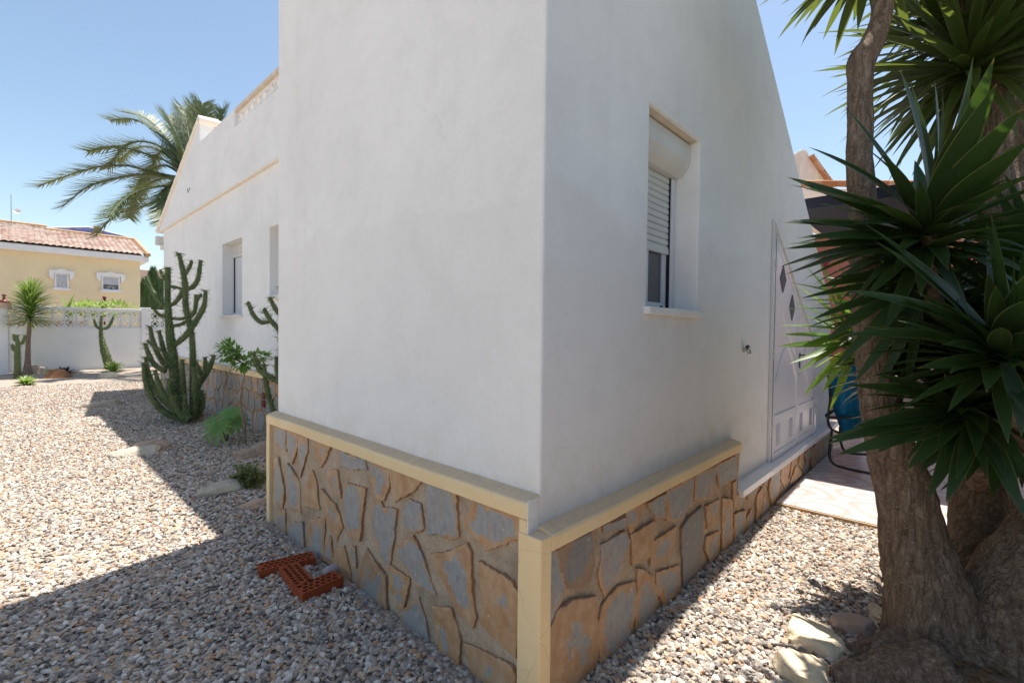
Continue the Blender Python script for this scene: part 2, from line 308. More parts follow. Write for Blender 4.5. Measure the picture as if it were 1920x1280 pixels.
def floortile():
    m, t, b = newmat('patterned_floor_tile', 0.22, 0.5); v = coords(t)
    TS = 0.335
    sp = nd(t, 'ShaderNodeSeparateXYZ'); t.links.new(v, sp.inputs[0])
    x = math_(t, 'DIVIDE', sp.outputs[0], TS); y = math_(t, 'DIVIDE', math_(t, 'SUBTRACT', sp.outputs[1], 0.94), TS)
    wn = nd(t, 'ShaderNodeCombineXYZ')
    n = noi(t, v, 5, 2)
    a = math_(t, 'ADD', math_(t, 'SINE', math_(t, 'MULTIPLY', math_(t, 'ADD', x, math_(t, 'MULTIPLY', n, .25)), 3.1416)), math_(t, 'SINE', math_(t, 'MULTIPLY', math_(t, 'ADD', y, math_(t, 'MULTIPLY', x, .3)), 3.1416)))
    r1 = math_(t, 'SINE', math_(t, 'MULTIPLY', a, 5.0))
    mk = ramp(t, math_(t, 'MULTIPLY_ADD', r1, 0.5, 0.5), [(0.58, (0, 0, 0)), (0.66, (1, 1, 1))])
    c = mix(t, mk, (0.56, 0.515, 0.50), (0.50, 0.40, 0.355))
    def line(q, w_):
        f = math_(t, 'FRACT', q); d = math_(t, 'ABSOLUTE', math_(t, 'SUBTRACT', f, 0.5))
        return math_(t, 'GREATER_THAN', d, 0.5-w_)
    # joints every tile across y, every second tile along x
    g = math_(t, 'MAXIMUM', line(y, 0.008), line(math_(t, 'MULTIPLY', x, 0.34), 0.002))
    c = mix(t, g, c, (0.42, 0.34, 0.31))
    t.links.new(c, b.inputs['Base Color']); return m
MT['floor'] = floortile()

# ---------------------------------------------------------------- mesh building
class MB:
    def __init__(s): s.v = []; s.f = []; s.a = {}; s.uv = None
    def add(s, vs, fs, **attrs):
        o = len(s.v); s.v += [tuple(p) for p in vs]; s.f += [tuple(i+o for i in f) for f in fs]
        for k, val in attrs.items():
            L = s.a.setdefault(k, []); L += [0.0]*(o-len(L))
            L += list(val) if hasattr(val, '__len__') else [val]*len(vs)
        return o
    def box(s, a, b, rot=None, org=None):
        (x0, y0, z0), (x1, y1, z1) = a, b
        vs = [Vector(p) for p in ((x0,y0,z0),(x1,y0,z0),(x1,y1,z0),(x0,y1,z0),(x0,y0,z1),(x1,y0,z1),(x1,y1,z1),(x0,y1,z1))]
        if rot is not None: vs = [rot @ p for p in vs]
        if org is not None: vs = [p+Vector(org) for p in vs]
        s.add(vs, [(3,2,1,0),(4,5,6,7),(0,1,5,4),(1,2,6,5),(2,3,7,6),(3,0,4,7)])
    def prism(s, pts, axis, a, b):
        # pts: 2D outline; axis 'x','y','z' extrude from a to b
        def P(p, q): return {'x': (q, p[0], p[1]), 'y': (p[0], q, p[1]), 'z': (p[0], p[1], q)}[axis]
        n = len(pts); vs = [P(p, a) for p in pts]+[P(p, b) for p in pts]
        s.add(vs, [tuple(range(n))[::-1], tuple(range(n, 2*n))]+[(i, (i+1) % n, (i+1) % n+n, i+n) for i in range(n)])
    def build(s, name, m, parent=None, smooth=False, bevel=0.0, fixn=True):
        me = bpy.data.meshes.new(name); me.from_pydata(s.v, [], s.f)
        for k, L in s.a.items():
            L = L+[0.0]*(len(s.v)-len(L)); at_ = me.attributes.new(k, 'FLOAT', 'POINT'); at_.data.foreach_set('value', L)
        if s.uv is not None and len(s.uv) == len(s.v):
            ul = me.uv_layers.new(name='UVMap'); idx = np.zeros(len(me.loops), dtype=np.int32); me.loops.foreach_get('vertex_index', idx)
            ul.data.foreach_set('uv', np.array(s.uv, dtype=np.float32)[idx].ravel())
        me.materials.append(MT[m] if isinstance(m, str) else m)
        if fixn:
            import bmesh
            bm = bmesh.new(); bm.from_mesh(me); bmesh.ops.recalc_face_normals(bm, faces=bm.faces); bm.to_mesh(me); bm.free()
        if smooth: me.polygons.foreach_set('use_smooth', [True]*len(me.polygons))
        o = bpy.data.objects.new(name, me); col.objects.link(o)
        if parent is not None: o.parent = parent
        if bevel:
            mo = o.modifiers.new('bevel', 'BEVEL'); mo.width = bevel; mo.segments = 2; mo.limit_method = 'ANGLE'; mo.angle_limit = R_(35)
        return o
def tag(o, label=None, cat=None, group=None, kind=None):
    if label: o['label'] = label
    if cat: o['category'] = cat
    if group: o['group'] = group
    if kind: o['kind'] = kind
    return o
def thing(name, label, cat, group=None, loc=(0, 0, 0)):
    o = bpy.data.objects.new(name, None); col.objects.link(o); o.location = loc; o.empty_display_size = .2
    return tag(o, label, cat, group)
def B(name, m, parent, a, b, bevel=0.0):
    k = MB(); k.box(a, b); return k.build(name, m, parent, bevel=bevel)
def catmull(pts, n=6):
    P = [np.array(p, float) for p in pts]; P = [2*P[0]-P[1]]+P+[2*P[-1]-P[-2]]; out = []
    for i in range(1, len(P)-2):
        for k in range(n):
            t = k/n
            out.append(.5*((2*P[i])+(-P[i-1]+P[i+1])*t+(2*P[i-1]-5*P[i]+4*P[i+1]-P[i+2])*t*t+(-P[i-1]+3*P[i]-3*P[i+1]+P[i+2])*t**3))
    out.append(P[-2]); return out
def tube(mb, path, sides=10, fn=None, cap=True, tint=None, smooth_n=6):
    """path: list of (x,y,z,r)"""
    C = catmull(path, smooth_n) if smooth_n else [np.array(p, float) for p in path]
    vs, fs, ti = [], [], []; n = len(C)
    up = Vector((0.13, 0.21, 1)).normalized(); prev = None; L = 0
    for i, c in enumerate(C):
        d = Vector((C[min(i+1, n-1)]-C[max(i-1, 0)])[:3]); d = d.normalized() if d.length > 1e-9 else Vector((0, 0, 1))
        if prev is None:
            a = d.cross(Vector((0.9, 0.3, 0.1))).normalized()
        else: a = (prev - d*prev.dot(d)).normalized()
        prev = a; bb = d.cross(a)
        if i: L += float(np.linalg.norm((C[i]-C[i-1])[:3]))
        for k in range(sides):
            th = 2*math.pi*k/sides; r = max(c[3], .0005)
            p0 = Vector(c[:3])
            if fn: r *= fn(th, L, i/(n-1), p0+(a*math.cos(th)+bb*math.sin(th))*r)
            vs.append(p0+(a*math.cos(th)+bb*math.sin(th))*r); ti.append(tint(i/(n-1)) if tint else 0.0)
    for i in range(n-1):
        for k in range(sides):
            fs.append((i*sides+k, i*sides+(k+1) % sides, (i+1)*sides+(k+1) % sides, (i+1)*sides+k))
    if cap: fs.append(tuple(range(sides))[::-1]); fs.append(tuple(range((n-1)*sides, n*sides)))
    mb.add(vs, fs, tint=ti); return C
def nz(p, s, o=0.0): return noise.noise(Vector(p)*s+Vector((o, o*1.7, -o)))
# ================================================================ SETTING
def sheet(name, x0, x1, y0, y1, z, m, label, kind='structure', n=1):
    k = MB(); vs = []; fs = []
    for j in range(n+1):
        for i in range(n+1): vs.append((x0+(x1-x0)*i/n, y0+(y1-y0)*j/n, z))
    for j in range(n):
        for i in range(n): fs.append((j*(n+1)+i, j*(n+1)+i+1, (j+1)*(n+1)+i+1, (j+1)*(n+1)+i))
    k.add(vs, fs); o = k.build(name, m, None); return tag(o, label, 'ground', kind=kind)
sheet('ground', -200, 250, -200, 250, 0.0, 'ground', 'gravel covered ground of the garden')
# tiled patio: a slab 4 cm high with its patterned tiles
k = MB(); k.box((4.40, -6, -0.05), (13, 1.068, 0.040)); pf = k.build('patio_floor', 'floor', None, bevel=.003)
tag(pf, 'pale patio floor of patterned pink and cream tiles', 'patio floor', kind='structure')
k = MB(); k.box((4.378, -6, -0.05), (4.398, 1.068, 0.034)); o = k.build('floor_edge', 'tile_edge', None)
tag(o, 'thin ochre edge of the tiled patio along the gravel', 'floor edge', kind='structure')

# gravel: loose crushed stone scattered on the bed
def gravel():
    k = MB(); dens = []; step = 0.25
    xs = np.arange(-7, 4.375, step); ys = np.arange(-1.5, 16.0, step)
    for x in xs:
        for y in ys:
            cx, cy = x+step/2, y+step/2
            if cx > 1.37 and 1.14 < cy < 3.7 : continue
            if cx > 2.5 and cy >= 3.7: continue
            q = RC @ np.array([cx, cy, -1.44]); dz = q[2]
            if dz < -0.3: continue
            u = 960+FPX*q[0]/max(dz, .6)
            if u < -700 or u > 2700: continue
            d = math.hypot(cx, cy)
            dn = 4300 if d < 4 else (3600 if d < 6.5 else (2400 if d < 11 else 1300))
            x1 = min(x+step, 4.376); y1 = y+step
            k.add([(x, y, .002), (x1, y, .002), (x1, y1, .002), (x, y1, .002)], [(0, 1, 2, 3)], dens=dn)
    o = k.build('gravel', 'pebble', None, fixn=False)
    tag(o, 'loose crushed grey, tan and orange gravel stones over the garden', 'gravel', kind='stuff')
    ng = bpy.data.node_groups.new('gravel', 'GeometryNodeTree')
    ng.interface.new_socket('Geometry', in_out='INPUT', socket_type='NodeSocketGeometry')
    ng.interface.new_socket('Geometry', in_out='OUTPUT', socket_type='NodeSocketGeometry')
    N = ng.nodes; L = ng.links
    gi = N.new('NodeGroupInput'); go = N.new('NodeGroupOutput')
    dp = N.new('GeometryNodeDistributePointsOnFaces'); L.new(gi.outputs[0], dp.inputs['Mesh'])
    na = N.new('GeometryNodeInputNamedAttribute'); na.data_type = 'FLOAT'; na.inputs[0].default_value = 'dens'
    L.new(na.outputs[0], dp.inputs['Density'])
    jn = N.new('GeometryNodeJoinGeometry'); random.seed(4)
    for i in range(9):
        ic = N.new('GeometryNodeMeshIcoSphere'); ic.inputs['Radius'].default_value = 1.0; ic.inputs['Subdivisions'].default_value = 2
        ps = N.new('GeometryNodeInputPosition')
        va = N.new('ShaderNodeVectorMath'); va.operation = 'ADD'; va.inputs[1].default_value = (i*7.3, i*3.1, -i*5.7)
        L.new(ps.outputs[0], va.inputs[0])
        no = N.new('ShaderNodeTexNoise'); no.inputs['Scale'].default_value = 1.3; no.inputs['Detail'].default_value = 2.0
        L.new(va.outputs[0], no.inputs['Vector'])
        sb = N.new('ShaderNodeVectorMath'); sb.operation = 'SUBTRACT'; sb.inputs[1].default_value = (.5, .5, .5); L.new(no.outputs['Color'], sb.inputs[0])
        scl = N.new('ShaderNodeVectorMath'); scl.operation = 'SCALE'; scl.inputs['Scale'].default_value = 3.4; L.new(sb.outputs[0], scl.inputs[0])
        sp = N.new('GeometryNodeSetPosition'); L.new(ic.outputs[0], sp.inputs['Geometry']); L.new(scl.outputs[0], sp.inputs['Offset'])
        tr = N.new('GeometryNodeTransform'); tr.inputs['Scale'].default_value = (random.uniform(.9, 1.25), random.uniform(.65, .95), random.uniform(.4, .62))
        L.new(sp.outputs[0], tr.inputs['Geometry'])
        ch = N.new('GeometryNodeConvexHull'); L.new(tr.outputs[0], ch.inputs[0])
        sm = N.new('GeometryNodeSetMaterial'); sm.inputs['Material'].default_value = MT['pebble']; L.new(ch.outputs[0], sm.inputs[0])
        g2 = N.new('GeometryNodeGeometryToInstance'); L.new(sm.outputs[0], g2.inputs[0]); L.new(g2.outputs[0], jn.inputs[0])
    ip = N.new('GeometryNodeInstanceOnPoints'); L.new(dp.outputs['Points'], ip.inputs['Points']); L.new(jn.outputs[0], ip.inputs['Instance'])
    ip.inputs['Pick Instance'].default_value = True
    def rnd(typ, a, b, seed):
        r = N.new('FunctionNodeRandomValue'); r.data_type = typ
        if typ == 'INT': r.inputs[4].default_value = a; r.inputs[5].default_value = b; out = r.outputs[2]
        elif typ == 'FLOAT': r.inputs[2].default_value = a; r.inputs[3].default_value = b; out = r.outputs[1]
        else: r.inputs[0].default_value = a; r.inputs[1].default_value = b; out = r.outputs[0]
        r.inputs['Seed'].default_value = seed; return out
    L.new(rnd('INT', 0, 8, 1), ip.inputs['Instance Index'])
    L.new(rnd('FLOAT_VECTOR', (-.55, -.55, 0), (.55, .55, 6.283), 2), ip.inputs['Rotation'])
    L.new(rnd('FLOAT', 0.0068, 0.0148, 3), ip.inputs['Scale'])
    s2 = N.new('GeometryNodeSetPosition'); L.new(ip.outputs[0], s2.inputs['Geometry'])
    L.new(rnd('FLOAT_VECTOR', (0, 0, -0.001), (0, 0, 0.013), 5), s2.inputs['Offset'])
    L.new(s2.outputs[0], go.inputs[0])
    mo = o.modifiers.new('gravel', 'NODES'); mo.node_group = ng
gravel()

# ================================================================ HOUSE
house = thing('house', 'white stuccoed house with beige trim and stone clad plinth, filling the middle', 'house')
XA, YB, YE, XE = 1.377, 1.14, 3.69, 6.99        # wing: near corner, far end of left face, end of right face
def rz(x): return 3.92-0.672*(x-3.82)
WX0, WX1, WZ0, WZ1, WD = 2.20, 2.835, 1.568, 2.585, 0.20
def wing():
    k = MB(); xs = [XA, WX0, WX1, 4.4, 5.6, XE]; V = {}
    def v(p):
        p = tuple(round(c, 5) for c in p)
        if p not in V: V[p] = len(k.v); k.v.append(p)
        return V[p]
    def q(*ps): k.f.append(tuple(v(p) for p in ps))
    for i in range(len(xs)-1):
        a, b = xs[i], xs[i+1]; zs = [-.1, WZ0, WZ1]
        for j in range(2):
            if i == 1 and j == 1: continue
            if rz(b) > zs[j+1]+.05:
                q((a, YB, zs[j]), (b, YB, zs[j]), (b, YB, zs[j+1]), (a, YB, zs[j+1]))
            elif rz(a) > zs[j+1]: q((a, YB, zs[j]), (b, YB, zs[j]), (b, YB, min(rz(b), zs[j+1])), (a, YB, zs[j+1]))
        if rz(b) > WZ1: q((a, YB, WZ1), (b, YB, WZ1), (b, YB, rz(b)), (a, YB, rz(a)))
        else: q((a, YB, WZ1), (b, YB, rz(b)), (a, YB, rz(a)))
        q((a, YB, rz(a)), (b, YB, rz(b)), (b, YE, rz(b)), (a, YE, rz(a)))
    for z0, z1 in ((-.1, WZ0), (WZ0, WZ1), (WZ1, rz(XA))):
        q((XA, YB, z0), (XA, YB, z1), (XA, YE, z1), (XA, YE, z0))
    q((XA, YE, -.1), (XA, YE, rz(XA)), (XE, YE, rz(XE)), (XE, YE, -.1))
    q((XE, YB, -.1), (XE, YB, rz(XE)), (XE, YE, rz(XE)), (XE, YE, -.1))
    y1 = YB+WD
    q((WX0, YB, WZ0), (WX1, YB, WZ0), (WX1, y1, WZ0), (WX0, y1, WZ0)); q((WX0, YB, WZ1), (WX1, YB, WZ1), (WX1, y1, WZ1), (WX0, y1, WZ1))
    q((WX0, YB, WZ0), (WX0, YB, WZ1), (WX0, y1, WZ1), (WX0, y1, WZ0)); q((WX1, YB, WZ0), (WX1, YB, WZ1), (WX1, y1, WZ1), (WX1, y1, WZ0))
    q((WX0-.0, y1, WZ0), (WX1, y1, WZ0), (WX1, y1, WZ1), (WX0, y1, WZ1))
    o = k.build('wing_wall', 'wall', house, bevel=.011); tag(o, 'white stucco wing wall with its sloping top')
wing()
k = MB(); k.box((WX0+.004, YB+.02, WZ1-.004), (WX1-.004, YB+WD-.005, WZ1-.0015)); k.build('lintel_underside', 'reveal', house)
# ledge of plinth A, its drop arm, left pilaster; ledge of plinth B and corner pilaster
def rail(name, pr, axis, a, b, n=30, wob=.002):
    """profile pr swept along axis with slight hand-made waviness; returns part"""
    k = MB(); m = len(pr); vs = []; fs = []
    for i in range(n+1):
        q = a+(b-a)*i/n
        for j, p in enumerate(pr):
            w1 = wob*nz((q*3, j*.3, 0), 1.0, 5); w2 = wob*nz((q*2.3, j*.2, 4), 1.0, 9)
            vs.append((p[0]+w1, q, p[1]+w2) if axis == 'y' else (q, p[0]+w1, p[1]+w2) if axis == 'x' else (p[0]+w1, p[1]+w2, q))
    for i in range(n):
        for j in range(m): fs.append((i*m+j, i*m+(j+1) % m, (i+1)*m+(j+1) % m, (i+1)*m+j))
    fs.append(tuple(range(m))); fs.append(tuple(range(n*m, n*m+m))[::-1])
    k.add(vs, fs); return k.build(name, 'beige', house, bevel=.006)
rail('ledge_trim', [(1.306, .737), (1.305, .790), (1.314, .802), (XA+.002, .822), (XA+.002, .737)], 'y', YB+.002, 3.735, 44, .004)
rail('ledge_trim', [(1.306, .672), (1.3065, .738), (XA-.002, .738), (XA-.002, .672)], 'y', YB+.002, 1.183, 2)
rail('plinth_pilaster', [(1.307, 3.675), (1.307, 3.733), (XA-.004, 3.733), (XA-.004, 3.675)], 'z', -.03, .739, 14, .003)
rail('ledge_trim', [(1.067, .627), (1.067, .678), (1.074, .690), (YB+.002, .705), (YB+.002, .627)], 'x', 1.368, 3.49, 44, .004)
rail('plinth_pilaster', [(1.303, 1.069), (1.366, 1.066), (1.366, YB-.002), (1.366, 1.17), (1.303, 1.182)], 'z', -.03, .690, 20, .003)
k = MB(); k.box((1.3085, YB-.0025, .672), (1.372, YB+.0015, .812)); k.build('white_end', 'wall', house)
# mortar beds
def bed(name, axis, c, a, b, z0, z1, nu, nv):
    k = MB(); vs = []; fs = []
    for j in range(nv+1):
        for i in range(nu+1):
            u = a+(b-a)*i/nu; z = z0+(z1-z0)*j/nv
            h = .007*nz((u, z, c), 9)+.003*nz((u, z, c), 30)
            vs.append((c+h, u, z) if axis == 'x' else (u, c+h, z))
    for j in range(nv):
        for i in range(nu): fs.append((j*(nu+1)+i, j*(nu+1)+i+1, (j+1)*(nu+1)+i+1, (j+1)*(nu+1)+i))
    k.add(vs, fs); return k.build(name, 'mortar', house, smooth=True)
bed('mortar_bed', 'x', 1.332, 1.15, 3.70, -.05, .745, 220, 70)
bed('mortar_bed', 'y', 1.092, 1.34, 3.505, -.05, .635, 200, 60)
bed('mortar_bed', 'y', 1.0935, 3.49, 7.0, -.05, .345, 260, 30)
def slab(k, poly, axis, c, grey, dark=0.0, th=.0085, seed=0):
    """one irregular split-stone slab on a wall plane; poly in (u,z)"""
    P = [np.array(p, float) for p in poly]; out = []
    if seed < 900:
        c0_ = sum(P)/len(P); P = [c0_+(p-c0_)*(1+.012/max(.03, np.linalg.norm(p-c0_))) for p in P]
    for i in range(len(P)):
        a, b = P[i], P[(i+1) % len(P)]; L = np.linalg.norm(b-a); n = max(2, int(L/.012))
        t_ = (b-a)/max(L, 1e-6); nn = np.array([t_[1], -t_[0]])
        for q in range(n):
            p = a+(b-a)*q/n
            w_ = .005*nz((p[0]*1.0, p[1], seed), 20)+.0055*nz((p[0], p[1], seed), 75)+.003*random.uniform(-1, 1); e = min(1, 4*min(q, n-q)/n+.3)
            out.append(p+nn*w_*e)
    out = np.array(out); m = len(out); cen = out.mean(0); tilt = random.uniform(-.03, .03), random.uniform(-.03, .03)
    rings = [(1.0, -.004, 0.0), (.994, th*.75, .02), (.975, th, .08), (.9, th+.001, .25), (.75, th, .5), (.5, th, .8), (.25, th, 1.0)]
    vs = []; cr = []; fs = []
    for s_, h, e in rings:
        for p in out:
            q = cen+(p-cen)*s_; hh = h
            if h > 0: hh += .004*nz((q[0], q[1], seed*3), 16)+(q-cen)@np.array(tilt)
            vs.append((c-hh, q[0], q[1]) if axis == 'x' else (q[0], c-hh, q[1])); cr.append(e)
    for r in range(len(rings)-1):
        for i in range(m): fs.append((r*m+i, r*m+(i+1) % m, (r+1)*m+(i+1) % m, (r+1)*m+i))
    fs.append(tuple(range((len(rings)-1)*m, len(rings)*m)))
    k.add(vs, fs, core=cr, grey=grey, dark=dark)
def cells(a, b, z0, z1, su, sz, seed):
    rs = random.Random(seed); S = []
    nu, nz_ = int((b-a)/su)+1, max(1, round((z1-z0)/sz))
    for i in range(-1, nu+1):
        for j in range(-1, nz_+1): S.append((a+(i+.5+rs.uniform(-.33, .33)+.5*(j % 2))*su, z0+(j+.5+rs.uniform(-.33, .33))*(z1-z0)/nz_))
    out = []
    for s in S:
        if not (a < s[0] < b and z0 < s[1] < z1): continue
        P = [(a, z0), (b, z0), (b, z1), (a, z1)]; P = [(max(s[0]-su*2, p[0]) if p[0] < s[0] else min(s[0]+su*2, p[0]), p[1]) for p in P]
        for q in S:
            if q == s or abs(q[0]-s[0]) > 3*su or abs(q[1]-s[1]) > 3*sz: continue
            nx, ny = q[0]-s[0], q[1]-s[1]; l = math.hypot(nx, ny); nx /= l; ny /= l; h = l/2-.009; N = []
            for i in range(len(P)):
                p, r = P[i], P[(i+1) % len(P)]; dp = (p[0]-s[0])*nx+(p[1]-s[1])*ny-h; dr = (r[0]-s[0])*nx+(r[1]-s[1])*ny-h
                if dp <= 0: N.append(p)
                if (dp < 0) != (dr < 0): t_ = dp/(dp-dr); N.append((p[0]+(r[0]-p[0])*t_, p[1]+(r[1]-p[1])*t_))
            P = N
            if len(P) < 3: break
        if len(P) >= 3: out.append(P)
    return out
Z1 = ((500, 780), 3.2, [
 (.8,[(35,65),(105,85),(108,205),(75,175),(33,140)]),(.6,[(112,92),(178,115),(170,210),(145,280),(115,180)]),(.75,[(185,120),(235,135),(232,215),(192,362),(180,250)]),
 (.45,[(277,150),(370,185),(352,235),(320,300),(290,240)]),(.85,[(440,212),(570,262),(582,320),(505,315),(440,295)]),(.75,[(608,278),(722,315),(722,420),(690,498),(650,490),(630,390)]),
 (.65,[(30,268),(60,255),(98,455),(85,555),(50,480)]),(.75,[(120,290),(185,400),(190,580),(125,540),(108,400)]),(.2,[(262,335),(285,400),(302,555),(222,540),(222,440)]),
 (.55,[(358,335),(410,330),(437,485),(390,440),(358,390)]),(.4,[(325,445),(400,540),(440,660),(405,748),(360,640),(332,540)]),(.75,[(470,410),(580,440),(548,742),(475,700),(440,590),(450,460)]),
 (.85,[(630,560),(672,518),(690,560),(768,565),(745,760),(718,915),(660,780),(622,640)]),(.5,[(60,580),(98,565),(103,705),(62,682)]),(.9,[(118,645),(205,640),(215,805),(125,725)]),
 (.55,[(248,635),(338,612),(325,860),(300,890),(255,830)]),(.6,[(370,730),(392,890),(330,860),(345,760)]),(.15,[(398,810),(455,790),(490,950),(485,1030),(400,940)]),
 (.6,[(500,800),(522,790),(525,905),(505,890)]),(.5,[(590,805),(700,970),(712,1215),(560,1075),(525,990),(560,900)],.35)])
Z2 = ((720, 840), 2.909, [
 (.3,[(25,120),(195,185),(150,235),(90,260),(48,288),(35,250)]),(.8,[(95,340),(130,292),(185,310),(205,435),(155,455),(100,415)]),(.85,[(228,195),(380,250),(390,485),(340,490),(285,460),(228,475)]),
 (.6,[(495,295),(730,372),(738,490),(550,545),(432,420),(450,360)]),(.8,[(60,545),(150,490),(200,610),(268,800),(160,735),(110,640)]),
 (.5,[(245,585),(345,580),(440,530),(462,580),(462,780),(488,920),(470,975),(390,890),(300,700)]),(.32,[(515,632),(590,680),(680,735),(735,820),(700,1140),(620,1060),(520,960),(530,780)]),
 (.95,[(175,825),(205,930),(235,1075),(150,1035),(85,980),(105,890)],.1),(.4,[(255,875),(350,890),(385,990),(400,1050),(400,1225),(300,1150),(280,980)]),
 (.15,[(435,1075),(560,1140),(680,1190),(705,1240),(705,1380),(480,1340),(460,1200)]),(.4,[(25,650),(125,720),(95,880),(60,860),(30,760)])])
Z3 = ((1020, 900), 3.369, [
 (.85,[(52,470),(95,462),(145,690),(90,790),(40,840)]),(.95,[(40,855),(100,795),(85,870),(36,950)]),(.7,[(100,455),(170,405),(305,345),(325,520),(300,640),(270,665),(150,685),(120,560)],.6),
 (.8,[(395,290),(520,240),(520,300),(400,335)],.2),(.9,[(380,420),(520,335),(545,390),(510,520),(470,570),(400,735),(365,600),(385,500)]),(.4,[(535,200),(640,155),(615,240),(570,325),(535,280)]),
 (.85,[(672,150),(785,90),(775,240),(720,220)]),(.05,[(565,350),(710,265),(695,480),(575,530)]),(.5,[(710,390),(840,300),(835,400),(800,480),(690,540)]),
 (.65,[(730,590),(860,545),(865,705),(770,790),(730,690)]),(.5,[(600,570),(640,575),(690,620),(730,720),(712,860),(650,920),(595,990)]),
 (.6,[(390,800),(480,690),(585,655),(595,800),(545,980),(480,1080),(375,1160),(362,970)]),(.35,[(100,830),(200,775),(335,750),(350,900),(370,1000),(340,1230),(250,1300),(30,1400),(35,980)],.15)])
Z4 = ((1230, 800), 4.0, [
 (.85,[(100,485),(300,378),(270,560),(205,680),(95,700)]),(.75,[(312,362),(460,298),(450,400),(430,530),(310,555)]),(.85,[(465,292),(605,220),(610,390),(490,450),(480,380)]),
 (.95,[(205,770),(260,690),(290,670),(355,605),(365,850),(340,1080),(225,1200),(215,950)],.5),(.5,[(390,600),(490,550),(475,700),(400,760)]),(.6,[(395,830),(485,790),(480,960),(425,1015),(385,930)]),
 (.5,[(512,545),(585,555),(583,900),(510,955)]),(.75,[(600,660),(682,630),(680,800),(600,870)]),(.65,[(600,520),(640,512),(685,495),(640,590),(600,600)]),(.1,[(590,430),(608,412),(613,500),(592,540)]),
 (.5,[(700,475),(780,455),(740,540),(705,545)]),(.3,[(765,520),(808,460),(813,500),(795,690),(765,700)]),(.6,[(820,510),(860,620),(800,690)]),(.5,[(690,700),(725,625),(740,755),(690,790)]),
 (.65,[(880,348),(940,310),(930,515),(885,590),(860,470)]),(.7,[(805,405),(860,375),(830,430)]),(.3,[(955,298),(1020,250),(1000,380),(975,450),(945,380)]),(.3,[(1030,245),(1085,208),(1070,270),(1040,300),(1010,380)]),
 (.3,[(1025,400),(1060,300),(1100,340),(1090,370),(1020,430)]),(.1,[(1090,212),(1115,198),(1110,320),(1080,270)]),(.7,[(1125,200),(1165,162),(1180,220),(1140,250)])])
random.seed(11)
for zs, axis, c in (((Z1, Z2), 'x', 1.3275), ((Z3, Z4), 'y', 1.0875)):
    k = MB(); n = 0
    for (o_, s_, polys) in zs:
        for e in polys:
            pts = []
            for (px, py) in e[1]:
                u, v = o_[0]+px/s_, o_[1]+py/s_
                q = onx(u, v, 1.312) if axis == 'x' else ony(u, v, 1.0715)
                pts.append((q[1] if axis == 'x' else q[0], max(q[2], -.04)))
            slab(k, pts, axis, c, e[0], e[2] if len(e) > 2 else 0.0, seed=n); n += 1
    if axis == 'y':
        for P in cells(5.78, 6.96, -.03, .298, .19, .16, 3): slab(k, P, 'y', c, random.uniform(.1, .7), seed=n); n += 1
    k.build('stone_cladding', 'slab', house)
# --- right face: roller-shutter window, marble sill
win = thing('window', None, None); win.parent = house; win['label'] = 'white window half covered by a roller shutter'
fy = YB+WD
B('sill', 'marble', win, (WX0-.03, YB-.035, WZ0-.032), (WX1+.045, fy-.002, WZ0+.004), .003)
k = MB(); pr = [(fy-.003, WZ1-.012), (fy-.145, WZ1-.012), (fy-.15, WZ1-.06), (fy-.145, WZ1-.12), (fy-.12, WZ1-.165), (fy-.075, WZ1-.195), (fy-.003, WZ1-.20)]
k.prism(pr, 'x', WX0+.004, WX1-.006); k.build('shutter_box', 'white_pvc', win, bevel=.006)
k = MB(); z = WZ1-.2
zsh = WZ1-.2-.43
i = 0
while z > zsh:
    k.prism([(fy-.030, z), (fy-.036, z-.006), (fy-.037, z-.030), (fy-.030, z-.0355), (fy-.02, z-.0355), (fy-.02, z)], 'x', WX0+.03, WX1-.058); z -= .0375
k.box((WX0+.03, fy-.04, zsh-.035), (WX1-.058, fy-.018, zsh)); k.build('roller_shutter', 'white_pvc', win)
B('shutter_guide', 'white_metal', win, (WX1-.052, fy-.055, WZ0+.005), (WX1-.0065, fy-.002, WZ1-.2), .003)
B('shutter_guide', 'white_metal', win, (WX0+.004, fy-.055, WZ0+.005), (WX0+.045, fy-.002, WZ1-.2), .003)
B('guide_slot', 'dark', win, (WX1-.058, fy-.045, WZ0+.006), (WX1-.053, fy-.014, WZ1-.2))
k = MB()
for a, b in (((WX0+.05, WZ0+.006), (WX1-.06, WZ0+.055)), ((WX1-.105, WZ0+.055), (WX1-.06, 2.3)), ((WX0+.05, WZ0+.055), (WX0+.095, 2.3)), ((2.50, WZ0+.055), (2.545, 2.3))):
    k.box((a[0], fy-.028, a[1]), (b[0], fy-.004, b[1]))
k.build('window_frame', 'white_metal', win, bevel=.003)
B('pane', 'glass', win, (WX0+.06, fy-.014, WZ0+.04), (WX1-.08, fy-.009, 2.3))
k = MB(); k.prism([(2.700, WZ0+.022), (2.725, WZ0+.022), (2.728, WZ0+.03), (2.72, WZ0+.037), (2.703, WZ0+.037), (2.697, WZ0+.03)], 'y', fy-.034, fy-.028); k.build('drain_cap', 'dark', win)
